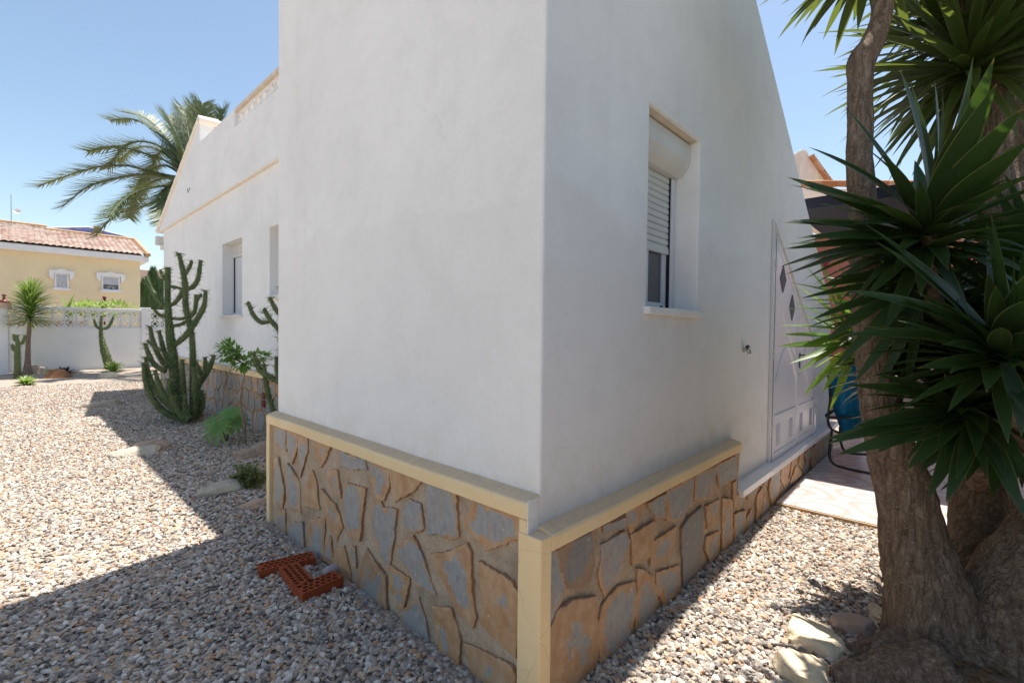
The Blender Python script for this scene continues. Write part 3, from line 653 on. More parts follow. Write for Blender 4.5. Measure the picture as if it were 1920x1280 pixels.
# --- storage door with slanted head
door = thing('storage_door', None, None); door.parent = house; door['label'] = 'white double storage door with slanted top and two grey diamond panes'
def dz(x): return 2.385-0.625*(x-4.38)
k = MB(); y0, y1 = YB-.022, YB-.002
k.prism([(4.365, .345), (4.405, .345), (4.405, dz(4.405)-.05), (4.365, dz(4.365))], 'y', y0, y1); k.build('door_frame', 'white_metal', door); k = MB()
k.prism([(6.12, .345), (6.155, .345), (6.155, dz(6.155)), (6.12, dz(6.12)-.045)], 'y', y0, y1)
k.build('door_frame', 'white_metal', door)
k = MB(); k.prism([(4.4055, dz(4.4055)-.05), (6.1195, dz(6.1195)-.05), (6.1195, dz(6.1195)+.001), (4.4055, dz(4.4055)+.001)], 'y', y0+.001, y1+.001)
k.build('slanted_head', 'reveal', door)
for (xa, xb) in ((4.425, 5.262), (5.272, 6.105)):
    lf = thing('door_leaf', None, None); lf.parent = door
    yb_, yf = YB-.004, YB-.016
    k = MB(); k.prism([(xa, .362), (xb, .362), (xb, dz(xb)-.075), (xa, dz(xa)-.075)], 'y', yf, yb_); k.build('leaf_sheet', 'white_metal', lf, bevel=.002)
    k = MB(); w_ = .045
    def fr(pts): k.prism(pts, 'y', yf-.009, yf+.001)
    fr([(xa, .362), (xa+w_, .362), (xa+w_, dz(xa+w_)-.075), (xa, dz(xa)-.075)]); fr([(xb-w_, .362), (xb, .362), (xb, dz(xb)-.075), (xb-w_, dz(xb-w_)-.075)])
    fr([(xa+w_, .362), (xb-w_, .362), (xb-w_, .42), (xa+w_, .42)]); fr([(xa+w_, .70), (xb-w_, .70), (xb-w_, .745), (xa+w_, .745)])
    fr([(xa+w_, dz(xa+w_)-.12), (xb-w_, dz(xb-w_)-.12), (xb-w_, dz(xb-w_)-.075), (xa+w_, dz(xa+w_)-.075)])
    # embossed diagonal and arched ribs
    cx = (xa+xb)/2; top = dz(cx)-.35
    a0 = [(xa+w_+.01+(xb-xa-2*w_-.02)*t_/14, 1.02+.30*math.sin(math.pi*t_/14)) for t_ in range(15)]
    for p, q in zip(a0, a0[1:]): fr([p, q, (q[0], q[1]+.014), (p[0], p[1]+.014)])
    fr([(xa+.08, top), (xb-.06, top-.52), (xb-.06, top-.50), (xa+.08, top+.02)])
    k.build('leaf_rib', 'white_metal', lf, bevel=.002)
    for vx in (xa+.14, xb-.26):
        k = MB()
        for j in range(9): k.box((vx, yf-.0045, .47+j*.021), (vx+.12, yf-.0005, .482+j*.021))
        k.build('vent_louvre', simple('grey_louvre', (0.62, 0.62, 0.65)), lf)
for dx, dzc in ((4.665, 1.925), (5.0, 1.69)):
    k = MB(); k.prism([(dx, dzc-.12), (dx+.095, dzc), (dx, dzc+.12), (dx-.095, dzc)], 'y', YB-.0235, YB-.0165); k.build('diamond_pane', 'grey_glass', door)
k = MB(); k.box((4.411, YB-.021, .37), (4.421, YB-.0145, 2.24)); k.build('hinge_gap', 'dark', door)
for hz in (.62, 1.28, 2.02):
    for hx in (4.413, 6.113):
        if hz > dz(hx)-.15: continue
        k = MB(); k.box((hx-.012, YB-.036, hz-.05), (hx+.012, YB-.0225, hz-.004)); k.box((hx-.012, YB-.036, hz+.004), (hx+.012, YB-.0225, hz+.05)); k.build('hinge', 'white_pvc', door, bevel=.003)
k = MB(); k.box((5.285, YB-.034, 1.12), (5.31, YB-.026, 1.26)); k.box((5.292, YB-.062, 1.235), (5.303, YB-.034, 1.247)); k.box((5.292, YB-.07, 1.235), (5.38, YB-.06, 1.247)); k.build('door_handle', 'black_metal', door, bevel=.002)
k = MB(); k.prism([(1.052, .300), (1.052, .352), (YB+.001, .362), (YB+.001, .300)], 'x', 3.4915, 7.12); o = k.build('door_ledge', 'marble', house, bevel=.004); o['label'] = 'long white marble ledge below the storage door'
# tap
k = MB(); tx, tz = 3.70, 1.325
k.box((tx-.018, YB-.008, tz-.018), (tx+.018, YB+.001, tz+.018)); tp = k.build('water_tap', 'steel', house, bevel=.004)
k = MB(); tube(k, [(tx, YB-.005, tz, .013), (tx, YB-.03, tz, .014), (tx, YB-.04, tz-.01, .013), (tx, YB-.042, tz-.03, .012)], 10); k.build('spout', 'steel', tp, smooth=True)
k = MB(); tube(k, [(tx-.026, YB-.03, tz+.022, .010), (tx, YB-.03, tz+.025, .012), (tx+.026, YB-.03, tz+.022, .010)], 8); k.box((tx-.006, YB-.035, tz+.005), (tx+.006, YB-.025, tz+.022)); k.build('tap_lever', 'black_metal', tp)
# --- far part of the house, set back
XF = 2.45; YR = 10.2; YG = 13.75; PT = 4.83
def farpart():
    k = MB(); V = {}
    def v(p):
        p = tuple(round(c, 5) for c in p)
        if p not in V: V[p] = len(k.v); k.v.append(p)
        return V[p]
    def q(*ps): k.f.append(tuple(v(p) for p in ps))
    ws = [(6.00, 6.885, 1.88, 2.82), (7.99, 8.975, 1.64, 2.83)]
    ys = [3.69, 6.00, 6.885, 7.99, 8.20, 8.975, 10.15, 13.35]
    zs = [-.1, 1.64, 1.88, 2.82, 2.83, 3.66]
    for i in range(len(ys)-1):
        for j in range(len(zs)-1):
            cy, cz = (ys[i]+ys[i+1])/2, (zs[j]+zs[j+1])/2
            if any(a < cy < b and c < cz < d for a, b, c, d in ws): continue
            q((XF, ys[i], zs[j]), (XF, ys[i+1], zs[j]), (XF, ys[i+1], zs[j+1]), (XF, ys[i], zs[j+1]))
    d = .20
    for a, b, c, e in ws:
        q((XF, a, c), (XF, b, c), (XF+d, b, c), (XF+d, a, c)); q((XF, a, e), (XF, b, e), (XF+d, b, e), (XF+d, a, e))
        q((XF, a, c), (XF, a, e), (XF+d, a, e), (XF+d, a, c)); q((XF, b, c), (XF, b, e), (XF+d, b, e), (XF+d, b, c))
        q((XF+d, a, c), (XF+d, b, c), (XF+d, b, e), (XF+d, a, e))
    q((XF, 13.35, -.1), (11, 13.35, -.1), (11, 13.35, 3.66), (XF, 13.35, 3.66))
    k.build('far_wall', 'wall_far', house, bevel=.008)
    # upper gable wall standing a little proud, and the terrace parapet
    k = MB(); k.prism([(3.69, 3.665), (13.72, 3.665), (YR, 5.20), (YR, PT), (8.24, PT), (8.24, 4.55), (3.69, 4.55)][::-1], 'x', XF-.035, XF+.2)
    k.build('gable_wall', 'wall_far', house, bevel=.006)
farpart()
B('moulding', 'pale_trim', house, (XF-.05, 3.7, 3.63), (XF-.002, 13.5, 3.664), .006)
k = MB(); k.prism([(YR, 5.2005), (13.80, 3.655), (13.80, 3.70), (YR, 5.255)], 'x', XF-.055, 9.5); k.build('roof', 'white', house)
k = MB(); k.box((XF+.21, YR-.0005, 4.0), (9.5, YR+.12, 5.16)); k.build('ridge_wall', 'white', house)
k = MB()
for i in range(22):
    x = XF-.05+i*.3; tube(k, [(x, YR+.02, 5.25, .075), (x+.32, YR+.02, 5.262, .085)], 10, smooth_n=0)
k.build('ridge_tile', 'pale_trim', house)
k = MB()
for i in range(14):
    t_ = i/14; y_ = YR+(13.78-YR)*t_; z_ = 5.235-(5.235-3.70)*t_; tube(k, [(XF-.03, y_, z_, .045), (XF-.03, y_+.27, z_-.115, .052)], 8, smooth_n=0)
k.build('verge_tile', 'pale_trim', house)
k = MB(); k.box((XF-.10, 13.55, 3.35), (XF+.15, 13.72, 3.55)); k.box((XF-.02, 13.36, 3.24), (XF+.2, 13.62, 3.34)); k.build('gutter_end', 'white_pvc', house, bevel=.01)
B('terrace_slab', 'tile_edge', house, (XF+.2, 3.7, 3.9), (9.5, YR, 4.0))
# pierced parapet: blocks
def openwork(k, cx, cz, s, plane, c, t_=.07):
    """one pierced block of side s centred at (cx,cz): square with ring, spokes and round eye"""
    n = 32; R1, R2, R3 = s*.455, s*.315, s*.225
    def P(a, z, h): return (c+h, a, z) if plane == 'x' else (a, c+h, z)
    def band(o_, i_):
        m = len(o_); vs = []
        for h in (0, t_):
            vs += [P(cx+p[0], cz+p[1], h) for p in o_]+[P(cx+p[0], cz+p[1], h) for p in i_]
        fs = []
        for i in range(m):
            j = (i+1) % m
            fs += [(i, j, m+j, m+i), (2*m+i, 3*m+i, 3*m+j, 2*m+j), (m+i, m+j, 3*m+j, 3*m+i), (i, 2*m+i, 2*m+j, j)]
        k.add(vs, fs)
    sq = []; 
    for i in range(n):
        a = 2*math.pi*i/n; m_ = max(abs(math.cos(a)), abs(math.sin(a))); sq.append((s/2*math.cos(a)/m_, s/2*math.sin(a)/m_))
    circ = lambda r: [(r*math.cos(2*math.pi*i/n), r*math.sin(2*math.pi*i/n)) for i in range(n)]
    octo = []
    for i in range(n):
        a = 2*math.pi*i/n; b_ = (a+math.pi/8) % (math.pi/4)-math.pi/8; octo.append((R1/math.cos(b_)*.97*math.cos(a), R1/math.cos(b_)*.97*math.sin(a)))
    band(sq, octo); band(circ(R2), circ(R3))
    for a in (0, math.pi/2, math.pi, 3*math.pi/2):
        w_ = s*.07; ca, sa = math.cos(a), math.sin(a)
        pts = [(R2*.97, -w_), (R1*1.02, -w_), (R1*1.02, w_), (R2*.97, w_)]
        pts = [(cx+p*ca-q*sa, cz+p*sa+q*ca) for p, q in pts]
        vs = [P(p, z_, .002) for p, z_ in pts]+[P(p, z_, t_-.002) for p, z_ in pts]
        k.add(vs, [(0, 1, 2, 3), (7, 6, 5, 4)]+[(i, (i+1) % 4, (i+1) % 4+4, i+4) for i in range(4)])
for i in range(16):
    k = MB(); openwork(k, 8.115-.245*i, 4.672, .238, 'x', XF+.02, .08); k.build('openwork_block', 'wall_far', house)
k = MB(); k.box((XF-.03, 3.7, 4.792), (XF+.16, 8.238, 4.845)); k.build('parapet_rail', 'reveal', house, bevel=.008)
# far windows
for (a, b, c, d, lbl, sh) in ((7.99, 8.975, 1.64, 2.83, 'tall window with half open roller shutter behind the cactus', .16), (6.0, 6.885, 1.88, 2.82, 'small recessed window beside the wing', .9)):
    wn = thing('window', None, None); wn.parent = house; wn['label'] = lbl
    B('sill', 'marble', wn, (XF-.05, a-.03, c-.035), (XF+.198, b+.04, c+.002), .004)
    k = MB()
    for p, q in (((a+.002, c+.004), (a+.05, d-.002)), ((b-.05, c+.004), (b-.002, d-.002)), ((a+.05, c+.004), (b-.05, c+.05))): k.box((XF+.155, p[0], p[1]), (XF+.198, q[0], q[1]))
    k.build('window_frame', 'white_metal', wn)
    B('frame_gap', 'dark', wn, (XF+.16, b-.065, c+.05), (XF+.19, b-.051, d-.2*(sh < .5)-.005))
    B('pane', 'glass' if sh > .5 else 'white_metal', wn, (XF+.175, a+.05, c+.05), (XF+.185, b-.066, d-.003))
    k = MB(); z = d-.003
    while z > d-(d-c)*sh: k.box((XF+.15, a+.05, z-.04), (XF+.165, b-.066, z-.004)); z -= .042
    k.build('roller_shutter', 'white_pvc', wn)
# far plinth with its own slabs
B('ledge_trim', 'beige', house, (XF-.075, 3.74, .745), (XF-.002, 13.38, .825), .006)
B('plinth_pilaster', 'beige', house, (XF-.072, 13.32, -.03), (XF-.002, 13.38, .744), .006)
k = MB(); k.box((XF-.045, 3.74, -.05), (XF-.003, 13.319, .744)); k.build('mortar_bed', 'mortar', house)
k = MB(); n = 900; random.seed(5)
for P in cells(3.8, 13.3, -.05, .74, .24, .26, 5): slab(k, P, 'x', XF-.047, random.uniform(.35, 1.1), random.choice([0, 0, .3]), seed=n); n += 1
k.build('stone_cladding', 'slab', house)
for z in (.36, .47): B('vent_tile', 'maroon', house, (XF-.072, 6.86, z), (XF-.06, 6.95, z+.09))
for (u_, v_) in ((352, 356), (356, 354), (353, 359.5)):
    p = onx(u_, v_, XF-.036); B('wall_hole', 'dark', house, (XF-.040, p.y-.02, p.z-.02), (XF-.0355, p.y+.02, p.z+.02))

# ================================================================ GARDEN WALL
GY = 21.0
gw = thing('garden_wall', 'low grey white garden wall with two rows of pierced concrete blocks at the back', 'wall')
B('wall_base', 'garden_wall', gw, (-9, GY, -.1), (11, GY+.22, 1.395), .01)
B('coping', 'garden_wall', gw, (-9, GY-.02, 1.96), (11, GY+.24, 2.05), .01)
B('base_band', 'white', gw, (-9, GY-.012, 1.3955), (11, GY+.232, 1.412))
first = None; BS = .2745
def blk(x, z):
    global first
    if first is None:
        k = MB(); openwork(k, 0, 0, BS, 'y', 0, .09); first = k.build('pierced_block', 'garden_wall', gw); o = first
    else: o = first.copy(); col.objects.link(o); o.parent = gw
    o.location = (x, GY+.06, z)
x = 3.195-BS/2
while x > -.6: blk(x, 1.55); blk(x, 1.55+BS); x -= BS+.006
for i in range(10): blk(3.475+BS/2+i*(BS+.006), 1.55); blk(3.475+BS/2+i*(BS+.006), 1.55+BS)
for xx in (-.42, 3.335, 6.6): B('pillar', 'garden_wall', gw, (xx-.135, GY-.03, -.1), (xx+.135, GY+.26, 2.12), .01)
# the corner pillar and return at the left
cw = thing('gate_pillar', 'white pillar with pink cap at the far left end of the garden wall', 'pillar')
B('pillar_shaft', 'garden_wall', cw, (-1.6, 20.2, -.1), (-.02, 20.96, 1.95), .01); B('pillar_cap', 'pinkish', cw, (-1.7, 20.15, 1.951), (.06, 20.97, 2.09), .01)
tw = thing('pink_wall', 'low salmon pink wall behind the pierced blocks', 'wall')
B('wall_body', 'pinkish', tw, (-4, 23.0, -.1), (1.95, 23.2, 1.62)); B('wall_body', 'terra', tw, (-4, 22.9, -.1), (1.2, 22.99, 1.5))
for (u, v, lab) in ((8, 575, 'maroon lamp finial above the pink pillar cap'), (196, 579, 'maroon lamp finial behind the middle of the garden wall')):
    p = at(u, v, 17.5)
    lp = thing('garden_lamp', lab, 'lamp', 'maroon lamps behind the garden wall', (p.x, p.y, 0))
    k = MB(); tube(k, [(0, 0, 0, .03), (0, 0, p.z-.1, .03)], 8, smooth_n=0); k.build('post', 'maroon', lp)
    k = MB(); tube(k, [(0, 0, p.z-.1, .10), (0, 0, p.z+.08, .09), (0, 0, p.z+.16, .17), (0, 0, p.z+.21, .16), (0, 0, p.z+.26, .05), (0, 0, p.z+.38, .035), (0, 0, p.z+.42, .07), (0, 0, p.z+.48, .02)], 10, smooth_n=0); k.build('lamp_head', 'maroon', lp, smooth=True)

# ================================================================ YELLOW HOUSE
HY = 28.0
yh = thing('yellow_house', 'yellow house with pink tiled roof beyond the garden wall', 'house')
B('wall', 'yellow', yh, (-12, HY, -.1), (4.229, HY+7, 4.50))
B('eave_board', 'white', yh, (-12, HY-.32, 4.48), (4.52, HY+7.3, 4.74), .02)
def tileroof(x0, x1, y0, z0, y1, z1, m, parent, name='roof', per=.2, rows=16):
    k = MB(); n = int((x1-x0)/per*6); vs = []; fs = []; sl = math.hypot(y1-y0, z1-z0)
    nrm = Vector((0, -(z1-z0)/sl, (y1-y0)/sl))
    rr = 0
    for r in range(rows):
        for e in (0, 1):
            t_ = (r+e)/rows; off = .035*(1-e)+.0*e
            for i in range(n+1):
                x = x0+(x1-x0)*i/n; h = .045*abs(math.sin(math.pi*(x-x0)/per))**.8+off
                p = Vector((x, y0+(y1-y0)*t_, z0+(z1-z0)*t_))+nrm*h; vs.append(p)
    for r in range(2*rows-1):
        for i in range(n): fs.append((r*(n+1)+i, r*(n+1)+i+1, (r+1)*(n+1)+i+1, (r+1)*(n+1)+i))
    k.add(vs, fs); return k.build(name, m, parent)
tileroof(-12, 4.50, HY-.36, 4.76, HY+3.2, 5.90, 'tile_roof', yh)
tileroof(-12, 1.25, HY+3.1, 5.865, HY+3.9, 6.12, 'tile_roof', yh, rows=4)
k = MB(); tube(k, [(4.50, HY-.38, 4.80, .09), (4.50, HY+3.2, 5.95, .09)], 8, smooth_n=0); tube(k, [(4.42, HY-.38, 4.72, .06), (4.42, HY+3.2, 5.88, .06)], 8, smooth_n=0); k.build('verge_tile', 'tile_edge', yh)
k = MB(); tube(k, [(1.2, HY+3.2, 5.95, .09), (4.52, HY+3.2, 5.95, .09)], 8, smooth_n=0); tube(k, [(-12, HY+3.9, 6.17, .09), (1.27, HY+3.9, 6.17, .09)], 8, smooth_n=0); k.build('ridge_tile', 'tile_edge', yh)
k = MB(); k.prism([(HY, 4.74), (HY+7, 4.74), (HY+3.5, 5.84)], 'x', -12, 4.36); k.build('gable', 'yellow', yh)
k = MB(); k.box((2.93, HY+3.35, 5.7), (3.22, HY+3.7, 6.42)); k.build('chimney', 'tile_edge', yh)
for (xa, xb, za, zb, half, lb) in ((1.334, 1.777, 3.05, 3.69, 0, 'left window with its blind fully down'), (2.848, 3.494, 3.07, 3.72, 1, 'right window with its blind half up over a fan grille')):
    wn = thing('window', None, None); wn.parent = yh; wn['label'] = lb
    k = MB()
    for a, b in (((xa, za), (xa+.06, zb)), ((xb-.06, za), (xb, zb)), ((xa+.06, za), (xb-.06, za+.05)), ((xa+.06, zb-.05), (xb-.06, zb))): k.box((a[0], HY-.06, a[1]), (b[0], HY-.002, b[1]))
    k.build('frame', 'white', wn)
    B('sill', 'white', wn, (xa-.06, HY-.14, za-.09), (xb+.06, HY-.002, za-.002))
    k = MB(); xm = (xa+xb)/2; h = zb+.005
    k.prism([(xa-.12, h-.27), (xa-.02, h-.27), (xa-.02, h-.02), (xb+.02, h-.02), (xb+.02, h-.27), (xb+.12, h-.27), (xb+.12, h-.18), (xb+.17, h-.16), (xb+.17, h+.10), (xb+.12, h+.10), (xm+.16, h+.12), (xm+.08, h+.17), (xm-.08, h+.17), (xm-.16, h+.12), (xa-.12, h+.10), (xa-.17, h+.10), (xa-.17, h-.16), (xa-.12, h-.18)], 'y', HY-.11, HY-.003)
    k.build('lintel', 'white', wn)
    zb2 = za+.05 if not half else za+(zb-za)*.40
    B('blind', simple('pale_blind', (.50, .52, .56)), wn, (xa+.06, HY-.03, zb2), (xb-.06, HY-.012, zb-.05))
    if half: B('opening', 'dark', wn, (xa+.06, HY-.02, za+.05), (xb-.06, HY-.004, zb2))
    k = MB()
    for q in range(11):
        a = math.pi*q/10; r0 = .06; L = .42 if not half else .30
        p0 = (xm+r0*math.cos(a), za+.07+r0*math.sin(a)); p1 = (max(xa+.07, min(xb-.07, xm+L*math.cos(a))), min(za+.07+L*math.sin(a), zb-.07))
        tube(k, [(p0[0], HY-.045, p0[1], .007), (p1[0], HY-.045, p1[1], .007)], 5, smooth_n=0)
    k.build('grille', 'white', wn)
k = MB(); tube(k, [(.10, HY+3.3, 5.9, .02), (.10, HY+3.3, 7.35, .014)], 6, smooth_n=0); k.build('antenna_mast', 'steel', yh)
k = MB(); c = Vector((.30, HY+3.25, 6.62)); nn = Vector((-.3, -.9, .35)).normalized(); a_ = nn.cross(Vector((0, 0, 1))).normalized(); b_ = nn.cross(a_)
vs = [c-nn*.06]; 
for r, hh in ((.05, -.02), (.11, .0), (.13, .015)):
    for i in range(20): th = 2*math.pi*i/20; vs.append(c+a_*r*math.cos(th)+b_*r*math.sin(th)+nn*hh)
fs = [(0, 1+i, 1+(i+1) % 20) for i in range(20)]
for r in range(2): fs += [(1+r*20+i, 1+r*20+(i+1) % 20, 21+r*20+(i+1) % 20, 21+r*20+i) for i in range(20)]
k.add(vs, fs); k.build('satellite_dish', 'white', yh)
# blue-roofed house farther away
bh = thing('blue_roof_house', 'distant house with dark blue glazed roof and white hip lines behind the yellow house', 'house')
ax, ay = ony(165, 426, 44.0).x, 44.0; az = ony(165, 426, 44.0).z
B('wall', 'white', bh, (ax-1.6, ay-1.6, -.1), (ax+1.6, ay+1.6, az-.62))
k = MB(); cs = [(ax-1.9, ay-1.9, az-.62), (ax+1.9, ay-1.9, az-.62), (ax+1.9, ay+1.9, az-.62), (ax-1.9, ay+1.9, az-.62), (ax, ay, az)]
k.add(cs, [(0, 1, 4), (1, 2, 4), (2, 3, 4), (3, 0, 4), (3, 2, 1, 0)]); k.build('roof', 'tile_blue', bh)
k = MB()
for c in cs[:4]: tube(k, [(*c, .05), (*cs[4], .05)], 6, smooth_n=0)
k.build('hip_tile', 'white', bh)
fb = thing('apartment_building', 'pale distant building with flat roof and mast at the end of the yellow house', 'building')
p0 = at(262, 505, 42); B('block', 'pinkish', fb, (p0.x, p0.y, -.1), (p0.x+3.2, p0.y+6, p0.z), .02); B('block', 'white', fb, (p0.x+2.2, p0.y+1, p0.z), (p0.x+3.6, p0.y+5, p0.z+.55), .02)
k = MB(); k.prism([(p0.x+3.7, p0.z-.2), (p0.x+6, p0.z-.2), (p0.x+5, p0.z+.3)], 'y', p0.y, p0.y+5); k.build('roof', 'tile_roof', fb)
k = MB(); tube(k, [(p0.x+2.5, p0.y+2, p0.z, .04), (p0.x+2.5, p0.y+2, p0.z+1.4, .03)], 5, smooth_n=0); k.build('mast', 'steel', fb)

# ================================================================ LEAVES
def blade(k, base, tip, width, droop=0.06, segs=9, up=Vector((0, 0, 1)), fold=.28, tint=0.0, prof=None, twist=0.0):
    base, tip = Vector(base), Vector(tip); d = tip-base; L = d.length
    if L < 1e-4: return
    d.normalize(); side = d.cross(up)
    if side.length < .15: side = d.cross(Vector((random.uniform(-1, 1), random.uniform(-1, 1), .1)))
    side.normalize(); n0 = side.cross(d).normalized()
    vs = []; fs = []; uv = []
    for i in range(segs+1):
        t_ = i/segs
        w_ = prof(t_) if prof else (.42+.58*min(1, t_/.38)**.8 if t_ < .38 else (1-((t_-.38)/.62)**1.9))
        w_ = max(w_, .0)*width*.5
        c = base+d*(L*t_)+n0*(droop*L*4*t_*(1-t_))
        a = twist*t_; s_ = side*math.cos(a)+n0*math.sin(a); n_ = n0*math.cos(a)-side*math.sin(a)
        vs += [c-s_*w_+n_*fold*w_, c, c+s_*w_+n_*fold*w_]; uv += [(0, t_), (.5, t_), (1, t_)]
    for i in range(segs):
        b = 3*i; fs += [(b, b+1, b+4, b+3), (b+1, b+2, b+5, b+4)]
    o = k.add(vs, fs, tint=tint)
    if k.uv is None: k.uv = []
    k.uv += uv
def rosette(k, c, L, wd, n, axis=Vector((0, 0, 1)), lo=-.5, hi=.97, droop=.05, jit=.12, stem=.05):
    """n blades round an axis, from nearly upright inner ones to drooping outer ones"""
    c = Vector(c); axis = axis.normalized(); a = axis.cross(Vector((.3, .9, .1))).normalized(); b = axis.cross(a)
    for i in range(n):
        t_ = (i+.5)/n; s = hi+(lo-hi)*t_**.9+random.uniform(-jit, jit)*.5; s = max(-.95, min(.985, s)); ph = i*2.39996+random.uniform(-.15, .15)
        r = math.sqrt(1-s*s); d = (axis*s+(a*math.cos(ph)+b*math.sin(ph))*r)
        base = c-axis*stem*L*t_*2.2+(a*math.cos(ph)+b*math.sin(ph))*.02
        l = L*random.uniform(.8, 1.08)*(.82+.18*math.sin(math.pi*min(1, t_+.2)))
        blade(k, base, base+d*l, wd*random.uniform(.8, 1.1), droop*random.uniform(.2, 1.6), tint=max(0, random.gauss(.12, .12))*(1.6 if t_ > .8 else .7), fold=random.uniform(.2, .45), twist=random.uniform(-.3, .3))
def aimed(k, cu, cv, d, tips, L, wd, near=1, droop=.03):
    """blades whose tips were surveyed: the part of the length not seen sideways runs towards or away from the viewer"""
    for e in tips:
        u, v = e[0], e[1]; l = e[2] if len(e) > 2 else L; sgn = e[3] if len(e) > 3 else near
        c = at(cu, cv, d); c = c+Vector((random.uniform(-.02, .02), random.uniform(-.02, .02), random.uniform(-.05, .03)))
        best = None
        for dd in np.linspace(d-l, d+l, 81):
            if (dd-d)*sgn > .02: continue
            if dd < .9: continue
            p = at(u, v, dd); er = abs((p-c).length-l)
            if best is None or er < best[0]: best = (er, p)
        blade(k, c, best[1], wd*min(1, .35+l/.85)*random.uniform(.85, 1.05), droop*random.uniform(.4, 1.4), segs=12, up=(Vector((0, 0, 1))*random.uniform(.5, 1)-Vector(RC[2])*random.uniform(.3, .9)).normalized(), tint=random.uniform(0, .1), fold=random.uniform(.15, .4), twist=random.uniform(-.25, .25))

# ---- big yucca
random.seed(21)
YU = thing('yucca_tree', 'big dark green multi stemmed yucca tree with rough brown trunk on the right', 'tree', loc=(0, 0, 0))
def pxpath(L): return [(*at(u, v, d), w_/2*d/FPX*.80) for (u, v, d, w_) in L]     # .80: tubes far off axis look wider
def bark(th, L, t_, p): return 1+.09*nz((p[0], p[1], p[2]*.35), 13)+.05*nz((p[0], p[1], p[2]*.6), 34)+.035*nz(p, 80)
STEMS = {
 'left': ([(1665, -60, 2.3, 44), (1656, 0, 2.3, 46), (1650, 42, 2.29, 44), (1634, 84, 2.28, 50), (1616, 112, 2.28, 57), (1613, 150, 2.27, 50), (1613, 230, 2.26, 52), (1611, 300, 2.25, 54), (1618, 400, 2.25, 56), (1625, 500, 2.25, 60), (1629, 600, 2.25, 66), (1640, 700, 2.25, 73), (1652, 760, 2.25, 82), (1673, 850, 2.25, 98), (1695, 915, 2.24, 112), (1712, 1000, 2.23, 128), (1736, 1100, 2.19, 164), (1752, 1180, 2.16, 196), (1770, 1260, 2.12, 250), (1790, 1350, 2.08, 330)], 44),
 'mid': ([(1790, -60, 2.75, 60), (1800, 0, 2.72, 60), (1822, 100, 2.7, 62), (1846, 230, 2.7, 74), (1862, 330, 2.7, 70), (1878, 430, 2.7, 76), (1880, 560, 2.7, 84), (1862, 700, 2.7, 92), (1846, 820, 2.7, 110), (1840, 930, 2.6, 116), (1837, 1020, 2.5, 122), (1825, 1110, 2.4, 150), (1815, 1220, 2.3, 200)], 36),
 'fork': ([(1884, 118, 2.66, 24), (1872, 150, 2.67, 34), (1852, 210, 2.7, 50)], 18),
 'right': ([(2160, 780, 2.0, 170), (2090, 900, 2.05, 185), (2010, 1020, 2.08, 215), (1945, 1110, 2.1, 240), (1885, 1220, 2.1, 270), (1830, 1340, 2.1, 320)], 40),
 'thin': ([(1925, 120, 3.3, 34), (1918, 220, 3.3, 38), (1903, 330, 3.25, 44), (1892, 430, 3.1, 50), (1885, 560, 2.9, 56)], 18),
 'low': ([(1742, 440, 1.95, 30), (1750, 560, 2.1, 38), (1795, 680, 2.4, 48), (1846, 800, 2.68, 60)], 20),
 'front': ([(1868, 680, 1.75, 40), (1905, 780, 1.85, 50), (1980, 880, 1.96, 60), (2050, 960, 2.06, 80)], 20),
 'front2': ([(1812, 770, 2.0, 30), (1832, 830, 2.3, 40), (1842, 920, 2.6, 60)], 16)}
for nm, (L, sd_) in STEMS.items():
    k = MB(); tube(k, pxpath(L), sd_, bark, smooth_n=8 if nm in ('left', 'right', 'mid') else 6); k.build('trunk' if nm in ('left', 'mid', 'right') else 'branch', 'bark', YU, smooth=True)
# buttress roots and the soil mound
k = MB()
def rootpath(a, b, r0, r1, z0=.05):
    pa, pb = onz(*a), onz(*b); return [(pa.x, pa.y, z0, r0), ((pa.x+pb.x)/2, (pa.y+pb.y)/2, z0*.6, (r0+r1)/2), (pb.x, pb.y, .0, r1)]
tube(k, rootpath((1760, 1230), (1590, 1225), .13, .035, .04), 20, bark); tube(k, rootpath((1760, 1290), (1560, 1275), .16, .05, .03), 20, bark); tube(k, rootpath((1740, 1190), (1640, 1180), .09, .02, .03), 16, bark)
k.build('root', 'bark', YU, smooth=True)
k = MB(); c = onz(1760, 1290); vs = []; fs = []; n = 40; m_ = 14
for j in range(m_+1):
    for i in range(n):
        r = .78*j/m_; th = 2*math.pi*i/n; rr = r*(1+.12*math.sin(3*th+1)); x, y = c.x+rr*math.cos(th)*.9, c.y-.12+rr*math.sin(th)*.6
        vs.append((x, y, .075*(1-(j/m_)**2)+.02*nz((x, y, 0), 9)*(1-j/m_)+.010*nz((x, y, 1), 40)-.004*(j == m_)))
for j in range(m_):
    for i in range(n): fs.append((j*n+i, j*n+(i+1) % n, (j+1)*n+(i+1) % n, (j+1)*n+i))
k.add(vs, fs); tag(k.build('soil_mound', 'soil', None, smooth=True), 'dark brown soil and root litter heaped round the yucca base', 'soil', kind='stuff')
k = MB(); aimed(k, 1737, 425, 1.95, [(1581, 197, .52), (1514, 275, .58), (1475, 332, .62), (1479, 346, .60), (1610, 268, .45), (1685, 127, .62), (1705, 150, .60), (1767, 165, .55), (1752, 150, .56), (1825, 105, .70), (1865, 107, .75), (1870, 155, .70), (1920, 200, .66), (1930, 262, .6), (1600, 420, .4), (1850, 380, .45), (1795, 230, .5), (1715, 300, .45, -1)], .6, .088)
aimed(k, 1730, 455, 1.97, [(1462, 418, .64), (1480, 412, .62), (1492, 447, .60), (1470, 457, .62), (1475, 467, .64), (1462, 500, .64), (1472, 515, .64), (1535, 420, .5), (1560, 390, .48), (1930, 330, .6), (1950, 420, .6), (1900, 500, .5), (1620, 560, .42), (1660, 620, .42), (1820, 600, .45), (1580, 480, .45)], .6, .062)
